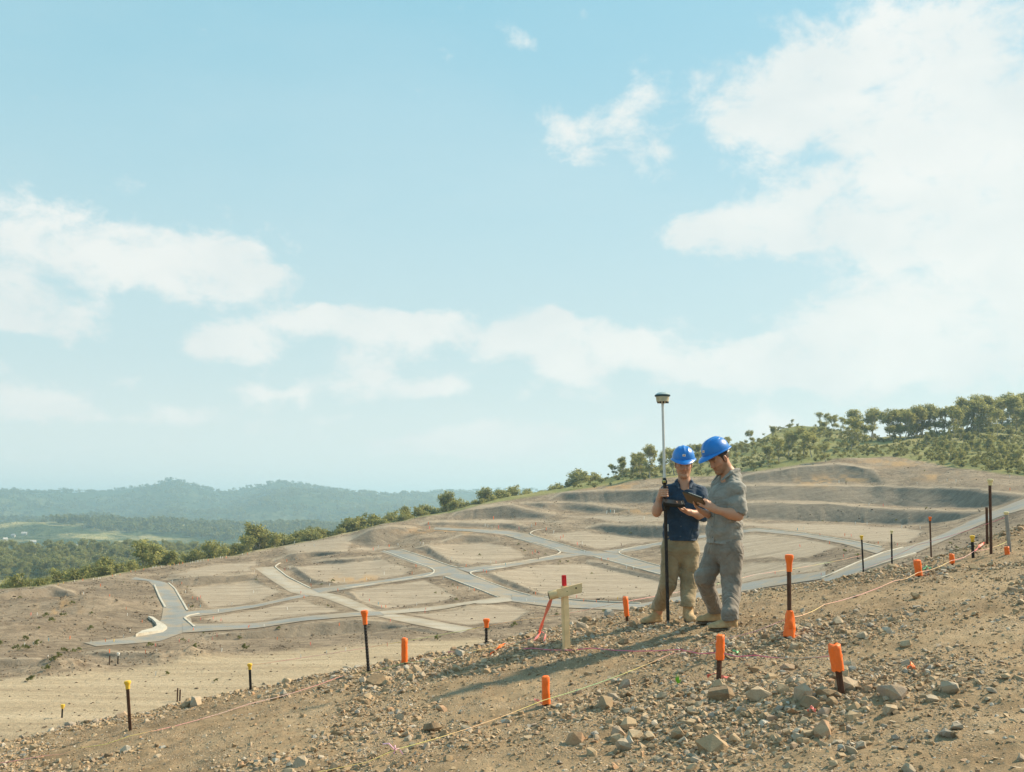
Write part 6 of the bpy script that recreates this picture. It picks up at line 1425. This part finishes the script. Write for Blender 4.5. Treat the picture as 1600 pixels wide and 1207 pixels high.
    Geo().box(Vector(bc), (.05, .02, .035), Matrix(np.stack([fw, rt, z], 1).tolist())).obj('belt_pouch', M_BELT, tr, bevel=.004)
    boot('boot', J['anN'], np.array(f1) + (.105, .03, .0), np.array(f1) + (-.165, -.03, -.02), body, .03); boot('boot', J['anF'], np.array(f0) + (.125, .08, .0), np.array(f0) + (-.13, .02, -.02), body, .03)
    hair(hc, R, F, U, .99, body)
    helmet('blue hard hat worn by the bearded man in the grey shirt', hc + (U * .078 - F * .004), N3(F + U * .12), U, 1.0)
    return wrN, hN, wrF, hF, Y
POLE_B, POLE_AT, YP, WR, HD = surveyor_navy()
WN, HN, WF, HF, YG = surveyor_grey()

def survey_pole():
    b = Vector(POLE_B); top = Vector(POLE_AT(630)); ax = (top - b); L = ax.length; d = ax.normalized()
    t = thing('survey_pole', 'tall two-tone survey pole with satellite receiver on top, held upright', 'survey pole', b); s = 1 / FPX * YP
    zc = lambda v: (Vector(POLE_AT(v)) - b).dot(d)
    def lat(name, prof, mat, n=18, parent=t): return Geo().lathe(prof, n, ((0, 0, 0), d)).obj(name, mat, parent, smooth=True)
    lat('point_tip', [(.002, -.06), (.006, -.02), (.011, .02), (.013, .05)], M_GALV); lat('lower_pole', [(.0165, .05), (.0165, zc(800)), (.0165, zc(755))], M_BLACK)
    lat('upper_pole', [(.0135, zc(755)), (.0135, L + .01)], M_WHITEP); lat('clamp_collar', [(.017, zc(757)), (.026, zc(756)), (.027, zc(752)), (.019, zc(750)), (.015, zc(747))], M_DARKP)
    Geo().lathe([(.016, 0), (.016, .016), (.010, .02)], 14, (Vector(d * zc(754)) + Vector((-.01, -.034, 0)), (0, -.3, 1))).obj('bubble_level', M_BRASS, t, smooth=True)
    q = d * L; R_ = 12.3 * s
    rec = Geo().lathe([(.02, .0), (.05, -.001), (R_ * .62, .004), (R_ * .78, .012), (R_ * .80, .03), (R_ * .84, .052), (R_ * .86, .066)], 28, (q, d)).obj('receiver', M_BEIGE, t, smooth=True, angle=35)
    Geo().lathe([(R_ * .87, .062), (R_ * 1.0, .071), (R_ * 1.01, .079), (R_ * .95, .083)], 28, (q, d)).obj('receiver_band', M_TEAL, rec, smooth=True)
    Geo().lathe([(R_ * .97, .081), (R_ * .80, .094), (R_ * .5, .107), (R_ * .2, .112), (.002, .113)], 28, (q, d)).obj('receiver_dome', M_DOME, rec, smooth=True)
    for k in range(5):
        a = math.radians(200 + 35 * k); Geo().box(q + Vector((math.cos(a) * R_ * .68, math.sin(a) * R_ * .68, .004)), (.014, .014, .02)).obj('port', M_DARKP, rec, bevel=.002)
    Geo().box(Vector(POLE_AT(825)) - b + Vector((.022, -.004, 0)), (.008, .004, .07)).obj('label_strip', M_WHITEP, t)
    # bracket that carries the controller
    c = Vector(POLE_AT(794)) - b; Geo().box(c + Vector((.012, -.02, 0)), (.05, .07, .035)).obj('bracket', M_DARKP, t, bevel=.005)
survey_pole()
def slab(name, label, cat, c, x, n, size, body, screen, extras=None):
    """tablet: x = long direction, n = face direction"""
    x = Vector(N3(x)); n = Vector(N3(n)); n = (n - x * n.dot(x)).normalized(); y = n.cross(x); M = Matrix((x, y, n)).transposed()
    t = thing(name, label, cat, Vector(c)); t.rotation_mode = 'QUATERNION'; t.rotation_quaternion = M.to_quaternion(); a, b, h = size
    Geo().box((0, 0, 0), size).obj('body', body, t, bevel=.007, smooth=True); Geo().box((0, 0, h / 2 + .0006), (a * .80, b * .78, .0022)).obj('screen', screen, t)
    if extras: extras(t, a, b, h)
    return t
def ctrl_extra(t, a, b, h):
    for s in (-1, 1): Geo().box((s * a * .47, 0, .004), (a * .10, b * .96, h * 1.25)).obj('bumper', M_DARKP, t, bevel=.006)
    for k in range(4): Geo().lathe([(.006, 0), (.006, .004)], 10, ((a * .40, -b * .27 + k * b * .18, h / 2), (0, 0, 1))).obj('button', M_GALV, t)
cc = P3(1052, 787, YP - .075)
slab('data_collector', 'black rugged survey controller clamped to the pole and held by the navy surveyor', 'tablet', cc, (1, -.04, -.12), (-.05, -.35, .9), (.205, .125, .034), M_DARKP, M_SCREEN, ctrl_extra)
def tab_extra(t, a, b, h):
    Geo().tube([(-a * .47, b * .53, .004), (a * .20, b * .53, .004)], .003, 8).obj('stylus', M_STRAP, t)
    Geo().box((0, 0, -h * .75), (a * .98, b * .98, .004)).obj('back_cover', M_LEATH, t)
slab('tablet', 'thin dark brown cased tablet in the hands of the man in the grey shirt', 'tablet', P3(1086, 781, YG - .21), (-.62, .62, .28), (.60, .25, .72), (.22, .15, .014), M_LEATH, M_SCREEN, tab_extra)
